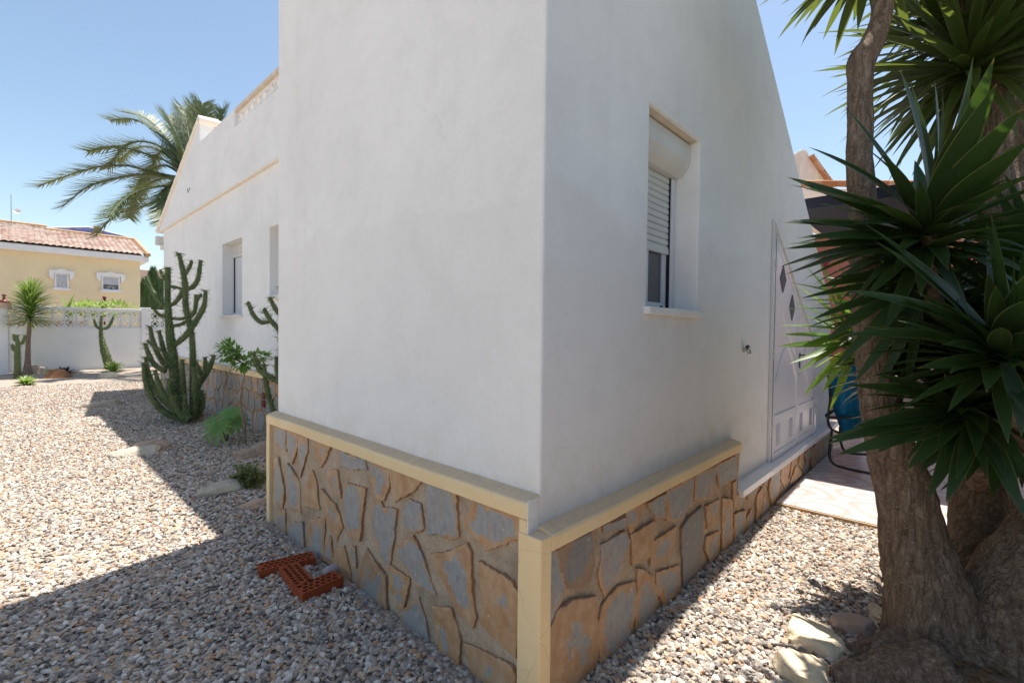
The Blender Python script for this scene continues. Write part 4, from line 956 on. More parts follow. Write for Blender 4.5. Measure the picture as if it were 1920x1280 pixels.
aimed(k, 1735, 520, 2.05, [(1500, 560, .56), (1520, 600, .54), (1545, 640, .5), (1530, 540, .55), (1560, 690, .5), (1600, 720, .46), (1580, 600, .45), (1610, 480, .42), (1560, 520, .5), (1640, 740, .4), (1690, 760, .35)], .55, .064)
rosette(k, at(1738, 440, 2.0), .52, .058, 75, Vector((0, 0, 1)), -.7, .5)
k.build('leaf_rosette', 'yleaf', YU, smooth=True)
k = MB(); aimed(k, 1870, 655, 1.75, [(1852, 450, .5), (1857, 398, .6), (1850, 420, .55, -1), (1765, 646, .35), (1578, 628, .62), (1582, 545, .66), (1640, 452, .62), (1620, 418, .66), (1720, 690, .4), (1940, 560, .5), (1960, 480, .55), (1985, 640, .5), (1900, 480, .5), (1935, 700, .4), (1915, 820, .42), (1760, 560, .4), (1680, 600, .5), (1925, 390, .6), (1985, 560, .5)], .6, .085)
rosette(k, at(1872, 670, 1.8), .50, .062, 65, Vector((.1, -.1, 1)), -.7, .6)
k.build('leaf_rosette', 'yleaf', YU, smooth=True)
k = MB(); aimed(k, 1812, 765, 1.95, [(1739, 934, .42), (1773, 943, .42), (1792, 898, .34), (1830, 856, .32), (1922, 972, .50), (1935, 1000, .55), (1640, 850, .46), (1678, 789, .34), (1707, 758, .30), (1587, 722, .56), (1546, 823, .62), (1550, 832, .60), (1566, 853, .58), (1600, 800, .5), (1890, 905, .42), (1700, 880, .36), (1640, 700, .45), (1695, 720, .32), (1880, 800, .36), (1930, 880, .42), (1850, 900, .40)], .5, .078)
rosette(k, at(1812, 760, 2.02), .44, .058, 70, Vector((0, 0, 1)), -.75, .5)
k.build('leaf_rosette', 'yleaf', YU, smooth=True)
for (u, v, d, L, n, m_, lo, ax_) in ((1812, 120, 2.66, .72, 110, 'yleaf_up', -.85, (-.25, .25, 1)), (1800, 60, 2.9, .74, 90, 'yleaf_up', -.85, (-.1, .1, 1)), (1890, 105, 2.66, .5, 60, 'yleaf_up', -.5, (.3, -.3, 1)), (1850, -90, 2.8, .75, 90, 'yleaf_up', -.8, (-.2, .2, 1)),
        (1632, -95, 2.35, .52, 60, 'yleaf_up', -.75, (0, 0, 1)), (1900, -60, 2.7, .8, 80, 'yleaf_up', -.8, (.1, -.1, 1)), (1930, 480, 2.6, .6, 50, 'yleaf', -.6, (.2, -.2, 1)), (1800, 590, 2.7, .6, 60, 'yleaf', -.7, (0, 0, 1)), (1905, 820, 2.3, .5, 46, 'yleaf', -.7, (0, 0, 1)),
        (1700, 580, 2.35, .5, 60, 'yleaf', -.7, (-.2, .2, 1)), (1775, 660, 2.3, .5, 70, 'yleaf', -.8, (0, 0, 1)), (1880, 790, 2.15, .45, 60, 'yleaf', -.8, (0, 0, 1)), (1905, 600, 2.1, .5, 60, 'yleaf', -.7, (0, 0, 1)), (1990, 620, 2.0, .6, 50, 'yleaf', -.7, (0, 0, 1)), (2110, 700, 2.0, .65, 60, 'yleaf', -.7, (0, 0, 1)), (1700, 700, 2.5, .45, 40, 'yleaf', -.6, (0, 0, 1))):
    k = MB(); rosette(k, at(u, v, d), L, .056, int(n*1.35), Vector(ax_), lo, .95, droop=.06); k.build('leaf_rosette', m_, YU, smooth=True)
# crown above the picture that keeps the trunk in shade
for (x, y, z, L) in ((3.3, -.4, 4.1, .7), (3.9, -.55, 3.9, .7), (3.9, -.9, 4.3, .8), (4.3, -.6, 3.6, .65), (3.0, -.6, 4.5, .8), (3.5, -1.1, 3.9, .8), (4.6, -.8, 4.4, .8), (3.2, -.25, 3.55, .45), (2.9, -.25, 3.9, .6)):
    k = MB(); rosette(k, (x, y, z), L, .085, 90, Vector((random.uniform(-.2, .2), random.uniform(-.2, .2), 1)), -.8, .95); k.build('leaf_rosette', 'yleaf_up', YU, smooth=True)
k = MB()
for e in ((3.3, -.4, 4.1), (3.9, -.55, 3.9), (3.9, -.9, 4.3), (3.0, -.6, 4.5), (4.6, -.8, 4.4), (3.5, -1.1, 3.9)):
    b0 = at(1800, -60, 2.95); tube(k, [(*b0, .07), ((b0.x+e[0])/2, (b0.y+e[1])/2, (b0.z+e[2])/2-.1, .06), (*e, .045)], 14, bark)
k.build('branch', 'bark', YU, smooth=True)
# ---- sunlit young yucca behind the trunk
random.seed(5)
y2 = thing('young_yucca', 'small bright green sunlit yucca growing behind the big trunk near the storage door', 'plant')
k = MB(); b0 = at(1612, 640, 2.8); b1 = onz(1725, 1050); tube(k, [(b1.x, b1.y, .0, .05), (*at(1690, 820, 2.75), .036), (*b0, .03)], 14, bark); k.build('stem', 'bark', y2, smooth=True)
k = MB(); aimed(k, 1608, 630, 2.8, [(u_, v_, l_*.86) for u_, v_, l_ in [(1485, 531, .52), (1487, 566, .48), (1460, 610, .56), (1462, 628, .55), (1478, 682, .5), (1493, 700, .45), (1506, 743, .5), (1500, 650, .42), (1458, 649, .56), (1530, 480, .62), (1512, 500, .6), (1560, 470, .62), (1590, 480, .6), (1575, 500, .56), (1540, 660, .3), (1540, 740, .4), (1555, 770, .45), (1530, 560, .4), (1545, 590, .35), (1500, 590, .42)]], .45, .056)
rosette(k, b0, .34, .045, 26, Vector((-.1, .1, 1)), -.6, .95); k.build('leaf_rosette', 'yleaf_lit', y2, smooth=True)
# ================================================================ STONES
def rock(name, c, size, m, label, seed, rotz=0.0, cat='stone', group=None, flat=1.0, sub=4, rough=.22, parent=None):
    import bmesh
    bm = bmesh.new(); bmesh.ops.create_icosphere(bm, subdivisions=sub, radius=1)
    R = Matrix.Rotation(rotz, 3, 'Z'); random.seed(seed)
    cuts = [(Vector((random.uniform(-1, 1), random.uniform(-1, 1), random.uniform(-.2, .45 if name == 'edging_stone' else 1))).normalized(), random.uniform(.62, .85)) for _ in range(6 if name == 'edging_stone' else 9)]+[(Vector((random.uniform(-.12, .12), random.uniform(-.12, .12), 1)).normalized(), (.5 if name == 'edging_stone' else .6)*flat)]
    for v in bm.verts:
        p = v.co.copy()
        for n_, h in cuts:
            e = p.dot(n_)-h
            if e > 0: p -= n_*e*.93
        p *= 1+rough*nz(p, 1.3, seed)+.09*nz(p, 3.4, seed)+.035*nz(p, 9, seed)
        v.co = R @ Vector((p.x*size[0], p.y*size[1], p.z*size[2]*(1.0 if name == 'edging_stone' else 1.45)))
    me = bpy.data.meshes.new(name); bm.to_mesh(me); bm.free(); me.materials.append(MT[m])
    me.polygons.foreach_set('use_smooth', [True]*len(me.polygons))
    try: me.set_sharp_from_angle(angle=R_(32))
    except Exception: pass
    o = bpy.data.objects.new(name, me); col.objects.link(o); o.location = c
    if parent is not None: o.parent = parent
    return tag(o, label, cat, group) if label else o
def G(u, v, z=0.0): p = onz(u, v, z); return (p.x, p.y, z)
g1 = 'cream stones round the yucca'
rock('edging_stone', G(1528, 1197, .02), (.135, .13, .085), 'rock', 'largest cream stone, square and flat topped, in the gravel left of the yucca', 3, 0.3, group=g1)
rock('edging_stone', G(1510, 1262, .02), (.13, .11, .085), 'rock', 'rough cream stone nearest the viewer in front of the largest one', 8, 1.0, group=g1)
rock('edging_stone', G(1605, 1174, .02), (.12, .07, .075), 'rock_orange', 'oval grey and orange striped stone between cream stone and trunk', 5, -.8, group=g1, rough=.1)
rock('edging_stone', G(1652, 1160, .01), (.08, .065, .07), 'rock', 'small pale stone touching the left side of the yucca trunk', 14, 0.3, group=g1)
rock('edging_stone', G(1648, 1176, .01), (.045, .035, .035), 'rock', 'smallest cream stone just under the pale one at the trunk', 15, 0.9, group=g1)
rock('edging_stone', G(1520, 1312, .0), (.09, .06, .06), 'rock', 'cream stone cut off by the bottom edge of the photo', 17, .5, group=g1)
g2 = 'flat garden stones in the shade of the house'
rock('garden_stone', G(256, 850, .01), (.26, .17, .07), 'rock_grey', 'pale flat broken stone lying half in the sun at the shadow edge', 21, -.4, group=g2)
rock('garden_stone', G(284, 838, .02), (.19, .13, .095), 'rock_brown', 'brown slab leaning behind the pale flat broken stone', 22, -.2, group=g2)
rock('garden_stone', G(302, 841, .01), (.12, .08, .09), 'rock_orange', 'small pinkish wedge stone at the right of the brown slab', 23, .6, group=g2)
rock('garden_stone', G(182, 763, .0), (.30, .14, .10), 'rock_grey', 'long low grey stone far away at the shadow edge', 24, -.5, group=g2)
rock('garden_stone', G(207, 758, .0), (.22, .12, .09), 'rock_brown', 'low brown stone touching the long grey one far away', 25, -.1, group=g2)
rock('garden_stone', G(413, 918, .02), (.20, .15, .06), 'rock_grey', 'flat grey brown stone in front of the yellow green succulent', 26, -.3, group=g2)
rock('garden_stone', G(462, 852, .03), (.17, .13, .07), 'rock_brown', 'brown flat stone left of the plinth, lower one of a pair', 27, .1, group=g2)
rock('garden_stone', G(489, 845, .04), (.19, .13, .10), 'rock_brown', 'brown stone against the plinth edge, upper one of a pair', 28, .5, group=g2)
rock('garden_stone', G(475, 948, .01), (.14, .09, .05), 'rock_orange', 'orange pink flat stone next to the left plinth end', 29, .2, group=g2)
rock('garden_stone', G(488, 888, .03), (.17, .12, .09), 'rock_brown', 'dark brown stone half hidden between succulent and plinth', 30, .7, group=g2)
rock('garden_stone', G(352, 783, .0), (.20, .16, .14), 'boulder', 'rust brown rounded stone at the foot of the tall cactus', 31, .2, group=g2, rough=.12)
rock('boulder', G(110, 708, .0), (.31, .25, .215), 'boulder', 'rounded orange brown boulder in front of the garden wall', 33, .2, cat='boulder', flat=1.9, rough=.06)
rock('garden_stone', G(76, 699, .0), (.26, .2, .2), 'rock_grey', 'grey brown stone at the right foot of the young round yucca', 35, .4, group='stones by the garden wall')
rock('garden_stone', G(61, 700, .0), (.18, .2, .25), 'rock_brown', 'brown stone touching the trunk of the young round yucca', 36, .4, group='stones by the garden wall')
rock('garden_stone', G(203, 706, .0), (.25, .2, .14), 'rock', 'pale stone under the small agave by the leaning cactus', 37, .4, group='stones by the garden wall')

# dry leaf litter under the yucca
k = MB(); random.seed(91)
for i in range(420):
    r = abs(random.gauss(0, .42)); th = random.uniform(0, 6.283); q = onz(1740, 1250); x, y = q.x+r*math.cos(th)*1.1, q.y-.1+r*math.sin(th)*.8
    z = .018+.075*max(0, 1-(r/.6)**2); a = random.uniform(0, 6.283); l = random.uniform(.006, .03); w_ = l*random.uniform(.15, .5)
    d = Vector((math.cos(a), math.sin(a), random.uniform(-.2, .3))); s_ = Vector((-d.y, d.x, random.uniform(-.3, .3))); p = Vector((x, y, z))
    k.add([p-d*l, p+s_*w_, p+d*l+Vector((0, 0, .004)), p-s_*w_], [(0, 1, 2), (0, 2, 3)])
tag(k.build('leaf_litter', 'litter', None, fixn=False), 'dry brown leaf scraps scattered under the yucca', 'leaf litter', kind='stuff')
# ================================================================ BRICKS
def brick(name, A, Bp, wdir, wid, z0, z1, label):
    """perforated brick: A->B long edge on the ground plan, wdir (unit) towards its other side"""
    A, Bp = Vector((*A, 0)), Vector((*Bp, 0)); e = (Bp-A); L = e.length; e.normalize(); n_ = Vector((wdir[0], wdir[1], 0)).normalized(); n_ = (n_-e*n_.dot(e)).normalized()
    k = MB(); bd = .007; rows = 3; ch = (wid-2*bd)/rows; cw_ = ch*.98; nc = int((L-2*bd-cw_/2)/cw_); cw_ = (L-2*bd)/(nc+.5)
    P = lambda a, b, z: A+e*a+n_*b+Vector((0, 0, z))
    q = MB()
    def quad(a0, b0, a1, b1, z=z1): k.add([P(a0, b0, z), P(a1, b0, z), P(a1, b1, z), P(a0, b1, z)], [(0, 1, 2, 3)])
    quad(0, 0, L, bd); quad(0, wid-bd, L, wid); quad(0, bd, bd, wid-bd); quad(L-bd, bd, L, wid-bd)
    for r in range(rows):
        off = (cw_/2 if r % 2 else 0); b0 = bd+r*ch
        if r % 2: quad(bd, b0, bd+cw_/2, b0+ch)
        else: quad(L-bd-cw_/2, b0, L-bd, b0+ch)
        for c_ in range(nc):
            a0 = bd+off+c_*cw_; cx, cy = a0+cw_/2, b0+ch/2; n = 16; rx, ry = cw_*.43, ch*.42; vs = []; fs = []
            for i in range(n):
                th = 2*math.pi*(i+.5)/n; m_ = max(abs(math.cos(th)), abs(math.sin(th))); vs.append(P(cx+cw_/2*math.cos(th)/m_, cy+ch/2*math.sin(th)/m_, z1))
            for zz in (z1, z0+.004):
                for i in range(n): th = 2*math.pi*(i+.5)/n; vs.append(P(cx+rx*math.cos(th), cy+ry*math.sin(th), zz))
            for i in range(n): j = (i+1) % n; fs += [(i, j, n+j, n+i), (n+i, n+j, 2*n+j, 2*n+i)]
            fs.append(tuple(range(2*n, 3*n))); k.add(vs, fs)
            # corner fillers of the square cell
            for sx in (-1, 1):
                for sy in (-1, 1):
                    th = [math.atan2(sy, sx)-math.pi/n, math.atan2(sy, sx)+math.pi/n]
                    pp = []
                    for t_ in th:
                        m_ = max(abs(math.cos(t_)), abs(math.sin(t_))); pp.append(P(cx+cw_/2*math.cos(t_)/m_, cy+ch/2*math.sin(t_)/m_, z1))
                    k.add([pp[0], P(cx+sx*cw_/2, cy+sy*ch/2, z1), pp[1]], [(0, 1, 2)])
    for a, b in (((0, 0), (L, 0)), ((L, 0), (L, wid)), ((L, wid), (0, wid)), ((0, wid), (0, 0))):
        k.add([P(a[0], a[1], z0), P(b[0], b[1], z0), P(b[0], b[1], z1), P(a[0], a[1], z1)], [(0, 1, 2, 3)])
    o = k.build(name, 'brickclay', None, fixn=False); tag(o, label, 'brick', 'perforated red bricks against the plinth')
zt = .060
f3, f3b = onz(568, 1112.5, zt), onz(648, 1078.5, zt)
brick('perforated_brick', (f3.x, f3.y), (f3b.x-.012, f3b.y), (0, 1), .105, -.012, zt, 'front perforated red brick with one end touching the stone plinth')
m0 = onz(555, 1098, zt); m1 = onz(519, 1064, zt)
brick('perforated_brick', (f3.x-.003, f3.y+.108), (m1.x+.01, m1.y-.005), (1, 0), .105, -.012, zt, 'middle perforated red brick joining the front one and the back one')
b0, b1 = onz(518, 1062, zt-.008), onz(592, 1044, zt-.008)
brick('perforated_brick', (b0.x-.085, b0.y+.02), (b1.x-.0, b1.y), (0, 1), .105, -.02, zt-.010, 'back perforated red brick set lower and half under the middle one')
k = MB(); p = onz(608, 1072, .03); tube(k, [(p.x-.01, p.y+.0, .016, .020), (p.x+.01, p.y+.002, .018, .030), (p.x+.05, p.y+.006, .022, .032), (p.x+.10, p.y+.01, .024, .031)], 18); o = k.build('drain_pipe', simple('pale_pipe', (.42, .38, .37), (.36, .32, .31), 8, .5), None, smooth=True)
tag(o, 'pale pipe stub coming out between the perforated bricks', 'pipe')

# ================================================================ CACTI
def cactus(name, stems, d0, label, m='cactus', group=None, cork=.25, spines=.075, spn=46):
    """stems: list of [(u,v,w[,dd]),...] from foot to tip, w = width in photo pixels"""
    t_ = thing(name, label, 'cactus', group)
    for S in stems:
        path = []
        for e in S:
            d = d0+(e[3] if len(e) > 3 else 0); p = at(e[0], e[1], d); path.append((p.x, p.y, max(p.z, -.02), e[2]/2*d/FPX*.84))
        k = MB(); base = path[0][2] < .35
        rmax = max(q[3] for q in path)
        def fn(th, L, tt, p): return 1+.20*math.sin(5*th+L/rmax*2.2)*math.sin(L/rmax*3.2-5*th)+.06*nz(p, 14)
        tip = path[-1]; path.append((tip[0]+.0, tip[1], tip[2]+tip[3]*.5, tip[3]*.45))
        C = tube(k, path, 16, fn, tint=(lambda q: max(0, 1-q*3.0)*.9) if base and rmax > .05 else (lambda q: cork*.3), smooth_n=7)
        nC = len(C); run = 0; nxt = .01; row = 0; gap = max(.030, rmax*.42)
        for i in range(nC-1):                       # pointed tubercles in spiral rows
            seg = float(np.linalg.norm((C[i+1]-C[i])[:3])); dd = Vector((C[i+1]-C[i])[:3])
            if seg < 1e-6: continue
            dd.normalize(); a = dd.orthogonal().normalized(); b = dd.cross(a)
            while nxt < run+seg:
                c = C[i]+(C[i+1]-C[i])*((nxt-run)/seg); m_ = 7; h = max(.014, min(.055, c[3]*.65))
                for q in range(m_):
                    th = 2*math.pi*(q+.5*(row % 2))/m_+random.uniform(-.12, .12); o_ = a*math.cos(th)+b*math.sin(th); e_ = dd.cross(o_)
                    p0 = Vector(c[:3])+o_*c[3]*.88; r_ = max(.008, c[3]*.34); tp_ = p0+o_*h*random.uniform(.8, 1.15)+dd*h*.55
                    k.add([p0+dd*r_, p0+e_*r_, p0-dd*r_*1.5, p0-e_*r_, tp_], [(0, 1, 4), (1, 2, 4), (2, 3, 4), (3, 0, 4)], tint=0.0)
                nxt += gap; row += 1
            run += seg
        st = k.build('stem', m, t_, smooth=False, fixn=False)
        s = MB(); n = len(C)
        tot = sum(float(np.linalg.norm((C[i+1]-C[i])[:3])) for i in range(n-1))
        for q in range(int(tot*spn*2.2)):
            f = random.random()*(n-1.01); i = int(f); c = C[i]+(C[i+1]-C[i])*(f-i); dd = Vector((C[i+1]-C[i])[:3]).normalized()
            a = dd.orthogonal().normalized(); b = dd.cross(a); th = random.uniform(0, 2*math.pi); o_ = a*math.cos(th)+b*math.sin(th)
            p0 = Vector(c[:3])+o_*c[3]*.95; L = spines*random.uniform(.5, 1.2); p1 = p0+(o_+dd*.35)*L; w_ = .0045
            s.add([p0-dd*w_, p0+dd*w_, p1, p0+dd.cross(o_)*w_], [(0, 1, 2), (1, 3, 2), (3, 0, 2)])
        if s.v: s.build('spines', 'spine', st)['kind'] = 'stuff'
    return t_
random.seed(8)
X0, Y0, S0 = 220, 460, 2.3706
def cp(L): return [(X0+x/S0, Y0+y/S0, w_/S0, *(r)) for x, y, w_, *r in L]
big = [cp([(312, 770, 46), (278, 700, 42), (258, 600, 38), (245, 480, 36), (232, 370, 32), (224, 260, 26), (224, 110, 22)]),
 cp([(338, 740, 30), (336, 560, 27), (333, 420, 24), (318, 340, 24), (303, 260, 24), (300, 160, 24), (276, 45, 17)]),
 cp([(206, 268, 18), (180, 235, 20), (148, 190, 20), (130, 140, 14)]), cp([(232, 268, 16), (262, 250, 18), (290, 205, 18)]),
 cp([(303, 195, 16), (335, 185, 20), (358, 150, 20), (370, 72, 16)]), cp([(300, 130, 16), (322, 95, 16), (330, 70, 12)]),
 cp([(250, 445, 22), (300, 405, 24), (350, 335, 24), (385, 270, 22), (392, 205, 14)]), cp([(325, 320, 14), (345, 290, 18), (350, 225, 16)]), cp([(350, 262, 8), (360, 235, 12), (372, 218, 9)]),
 cp([(248, 358, 14), (285, 350, 16), (318, 330, 14)]), cp([(244, 325, 12), (285, 327, 14), (312, 318, 12)]), cp([(218, 318, 14), (185, 308, 16), (165, 285, 10)]), cp([(218, 160, 14), (205, 140, 16), (192, 112, 12)]), cp([(260, 190, 12), (240, 182, 13), (285, 192, 10)]),
 cp([(225, 545, 20, .1), (190, 500, 22, .1), (160, 430, 20, .1), (146, 365, 14, .1)]), cp([(215, 560, 22, -.1), (165, 530, 22, -.1), (138, 480, 20, -.1), (124, 440, 14, -.1)]), cp([(228, 530, 18), (205, 460, 20), (186, 385, 14)]), cp([(200, 470, 10, -.1), (165, 450, 14, -.1), (136, 425, 9, -.1)]),
 cp([(320, 778, 26, -.25), (230, 752, 28, -.25), (170, 700, 26, -.25), (130, 620, 24, -.25), (117, 530, 16, -.25)]), cp([(310, 768, 24, -.2), (220, 700, 26, -.2), (160, 620, 24, -.2), (135, 560, 22, -.2), (128, 500, 14, -.2)]),
 cp([(315, 770, 26, -.3), (250, 710, 26, -.3), (200, 650, 24, -.3), (180, 600, 20, -.3), (168, 560, 14, -.3)]), cp([(320, 775, 26, -.3), (262, 730, 26, -.3), (235, 660, 26, -.3), (232, 600, 20, -.3)]),
 cp([(318, 770, 28, -.15), (296, 700, 28, -.15), (290, 620, 26, -.15), (288, 515, 16, -.15)]), cp([(335, 770, 28, -.2), (345, 690, 28, -.2), (345, 620, 26, -.2), (343, 548, 16, -.2)]), cp([(350, 770, 22, -.1), (376, 720, 22, -.1), (384, 662, 13, -.1)]),
 cp([(355, 765, 20), (366, 700, 22), (372, 650, 16)]), cp([(340, 690, 22), (365, 610, 26), (392, 570, 26), (415, 530, 22), (428, 492, 15)]), cp([(392, 572, 18), (392, 530, 20), (390, 500, 13)]), cp([(378, 590, 18), (362, 550, 20), (350, 520, 13)]),
 cp([(320, 770, 26, -.32), (302, 720, 24, -.32), (300, 668, 14, -.32)]), cp([(322, 772, 24, -.36), (280, 745, 24, -.36), (255, 700, 22, -.36), (245, 672, 14, -.36)])]
cactus('opuntia_cactus', big, 7.25, 'tall branching dark green cactus with many upright arms by the house wall')
X0, Y0, S0 = 220, 460, 2.3706
cactus('opuntia_cactus', [cp([(745, 720, 34), (738, 560, 32), (728, 420, 26), (735, 330, 24), (738, 200, 20)]), cp([(740, 400, 20), (700, 355, 22), (672, 320, 22), (655, 285, 15)]), cp([(672, 340, 14), (640, 342, 20), (605, 310, 20), (583, 258, 17)]),
  cp([(742, 330, 18), (705, 285, 22), (680, 238, 16)]), cp([(740, 610, 28), (690, 590, 26), (640, 560, 26), (620, 520, 24), (606, 480, 15)]), cp([(712, 800, 22), (680, 690, 22), (662, 620, 22), (652, 535, 16)]), cp([(735, 640, 28), (712, 560, 24), (708, 500, 16)])], 5.6, 'cactus with curved arms half hidden behind the left end of the wing')
X0, Y0, S0 = 0, 540, 6.4
cactus('column_cactus', [cp([(215, 1100, 72), (212, 950, 58), (208, 800, 56), (212, 690, 44), (203, 575, 28)]), cp([(225, 680, 22), (262, 660, 34), (288, 620, 32), (298, 570, 24)]), cp([(205, 640, 22), (180, 620, 34), (160, 560, 22)]), cp([(195, 755, 26), (168, 740, 40), (150, 685, 30)])], 12.9, 'small cactus with three short arms left of the round young yucca', 'cactus_lit')
cactus('column_cactus', [cp([(1320, 960, 92), (1275, 820, 82), (1235, 680, 62), (1212, 560, 42), (1212, 440, 34), (1218, 340, 22)]), cp([(1215, 490, 22), (1165, 470, 30), (1140, 420, 28), (1130, 380, 18)]), cp([(1225, 488, 24), (1290, 475, 32), (1335, 410, 30), (1358, 345, 20)])], 15.2, 'leaning cactus with trident top in front of the pierced wall', 'cactus_lit')

# ================================================================ PLANTS LEFT
random.seed(31)
ry = thing('round_yucca', 'young yucca with ball of thin bright green leaves before the garden wall', 'plant')
k = MB(); tube(k, [(*at(51, 703, 14.0)[:2], -.02, .12), (*at(52, 680, 14.0), .075), (*at(53, 640, 14.0), .055), (*at(56, 605, 14.0), .05)], 14, bark); k.build('trunk', 'bark', ry, smooth=True)
k = MB()
ctr = at(57, 588, 14.0)
for i in range(330):
    t_ = i/330; c = ctr+Vector((0, 0, -.30+.75*t_)); s = -.25+1.2*t_+random.uniform(-.15, .15); s = max(-.4, min(.97, s)); ph = i*2.39996; r = math.sqrt(1-s*s); l = random.uniform(.60, .82)
    blade(k, c, c+Vector((math.cos(ph)*r, math.sin(ph)*r, s))*l, .05, .09, 5, tint=random.uniform(0, .5)*t_)
k.build('leaf_ball', 'leafy', ry, smooth=True)
def agave(name, u, v, d, L, n, m, label, wd=.05, cat='plant'):
    p = at(u, v, d); c = Vector((p.x, p.y, .03)); t_ = thing(name, label, cat, loc=c)
    k = MB(); rosette(k, (0, 0, 0), L, wd, n, Vector((0, 0, 1)), .02, .93, droop=.10); k.build('leaves', m, t_, smooth=True); return t_
agave('agave', 49, 722, 11.35, .26, 60, 'leafy', 'small bright green rosette plant alone in the sunny gravel', .06)
agave('agave', 212, 697, 15.0, .42, 30, 'leafy', 'small green agave at the foot of the leaning cactus', .10)
agave('agave', 121, 700, 13.6, .30, 50, 'dkleaf', 'tiny dark rosette behind the orange boulder', .07)
agave('agave', 94, 706, 13.8, .22, 24, 'leafy', 'tiny green tuft at the left of the orange boulder', .05)
def leafcloud(k, c, rad, n, l, w_, seed=0, hollow=.3):
    random.seed(seed)
    for i in range(n):
        d = Vector((random.gauss(0, 1), random.gauss(0, 1), random.gauss(0, 1))).normalized(); r = hollow+(1-hollow)*random.random()**.6
        p = Vector(c)+Vector((d.x*rad[0], d.y*rad[1], d.z*rad[2]))*r; q = (d+Vector((random.uniform(-.7, .7), random.uniform(-.7, .7), random.uniform(-.7, .5)))).normalized()
        blade(k, p, p+q*l*random.uniform(.6, 1.2), w_, -.08, 4, tint=random.uniform(0, .5), prof=lambda t: math.sin(math.pi*min(1, t*.92+.08))**.8)
# plants behind the garden wall
for (u, v, d, rd, n, l, w_, nm, lab, m) in ((205, 578, 17.0, (.95, .4, .22), 500, .16, .06, 'shrub', 'low leafy shrub peeping over the garden wall left of the second finial', 'leafy'), (160, 580, 17.4, (.5, .4, .28), 260, .18, .06, 'shrub', 'small light green shrub behind the wall below the yellow house window', 'leafy')):
    c = at(u, v, d); t_ = thing(nm, lab, 'shrub', 'shrubs behind the garden wall', (c.x, c.y, 0)); k = MB(); leafcloud(k, (0, 0, c.z), rd, n, l, w_, int(u)); k.build('foliage', m, t_, smooth=True)
    k = MB(); tube(k, [(0, 0, 0, .04), (0, 0, c.z, .02)], 6, smooth_n=0); k.build('stem', 'twig', t_)
c = at(128, 582, 16.8); t_ = thing('banana_plant', 'upright light green leaves behind the wall right of the round yucca', 'plant', loc=(c.x, c.y, 0)); k = MB()
random.seed(2)
for (du, dv) in ((-.45, .3), (-.2, .55), (.05, .35), (.18, .65), (.45, .25), (.6, .2), (-.7, .1)): blade(k, (0, 0, 1.4), (du, random.uniform(-.2, .2), c.z+dv), .17, .08, 8, tint=.5)
k.build('leaves', 'leafy', t_, smooth=True); k = MB(); tube(k, [(0, 0, 0, .06), (0, 0, 1.5, .04)], 8, smooth_n=0); k.build('stem', 'twig', t_)
# conifers at the far end
for i, (u, v, d, w_, lab) in enumerate(((272, 530, 27, .75, 'dark conifer against the right end of the yellow house'), (287, 508, 29, .85, 'tallest dark conifer in the middle of the gap between the houses'), (301, 530, 30, .8, 'dark conifer nearest to the white house wall in the gap'))):
    c = at(u, v, d); t_ = thing('conifer', lab, 'tree', 'conifers between the two houses', (c.x, c.y, 0)); k = MB(); random.seed(40+i)
    for q in range(2600):
        h = random.random()**.8; z = c.z*h; r = w_*(1-h**2.2)*random.uniform(.55, 1.1)+.03; ph = random.uniform(0, 6.283); p = Vector((r*math.cos(ph), r*math.sin(ph), z))
        blade(k, p, p+Vector((math.cos(ph)*.35, math.sin(ph)*.35, 1)).normalized()*random.uniform(.2, .45), .05, 0, 2, tint=random.uniform(0, .5))
    k.build('crown', 'cypress', t_, smooth=True); k = MB(); tube(k, [(0, 0, 0, .15), (0, 0, c.z*.9, .03)], 8, smooth_n=0); k.build('trunk', 'bark', t_)
# palm
random.seed(17)
pm = thing('palm_tree', 'tall date palm with arching grey green fronds behind the white house', 'tree'); PD = 15.0
pc = at(352, 335, PD)
k = MB(); tube(k, [(pc.x+.3, pc.y, 0, .32), (pc.x+.1, pc.y, 3, .24), (pc.x, pc.y, pc.z-.5, .24), (pc.x, pc.y, pc.z-.05, .32), (pc.x, pc.y, pc.z+.3, .12)], 18, bark); k.build('trunk', 'palm_bark', pm, smooth=True)
def frond(pts, leafL=.68, n=112, tint0=.1, dry=0):
    k = MB(); P = [(*Vector(p), .035*(1-i/len(pts))+.006) for i, p in enumerate(pts)]
    C = tube(k, P, 6, smooth_n=8); k.uv = [(0, 0)]*len(k.v); m_ = len(C); roll = random.uniform(-.35, .35)
    for i in range(n):
        t_ = .10+.90*i/n; f = t_*(m_-1.01); q = int(f); c = Vector((C[q]+(C[q+1]-C[q])*(f-q))[:3]); d = Vector((C[min(q+1, m_-1)]-C[q])[:3]).normalized()
        side = d.cross(Vector((0, 0, 1))); side = side.normalized() if side.length > .05 else Vector((1, 0, 0)); up = side.cross(d)
        L = leafL*(math.sin(math.pi*min(1, .10+.72*t_))**.6)*random.uniform(.85, 1.1)
        for sg in (-1, 1):
            a = random.uniform(.15, .75)+roll*sg
            v = (d*random.uniform(.75, 1.05)+side*sg*math.cos(a)*.9+up*math.sin(a)*.8+Vector((0, 0, -.15))).normalized()
            blade(k, c, c+v*L, .034, -.05, 4, up=up, tint=max(0, random.gauss(tint0, .15)), fold=.15, prof=lambda t: (1-t**1.5))
    return k.build('frond', 'palm', pm, smooth=True)
def fpx(L, dd): return [at(x/3.423, 100+y/3.423, PD+z) for (x, y), z in zip(L, np.linspace(0, dd, len(L)))]
frond(fpx([(1180, 800), (1000, 770), (800, 720), (560, 745), (240, 855)], -.8)); frond(fpx([(1180, 820), (950, 780), (760, 800), (560, 860), (400, 985)], -1.4))
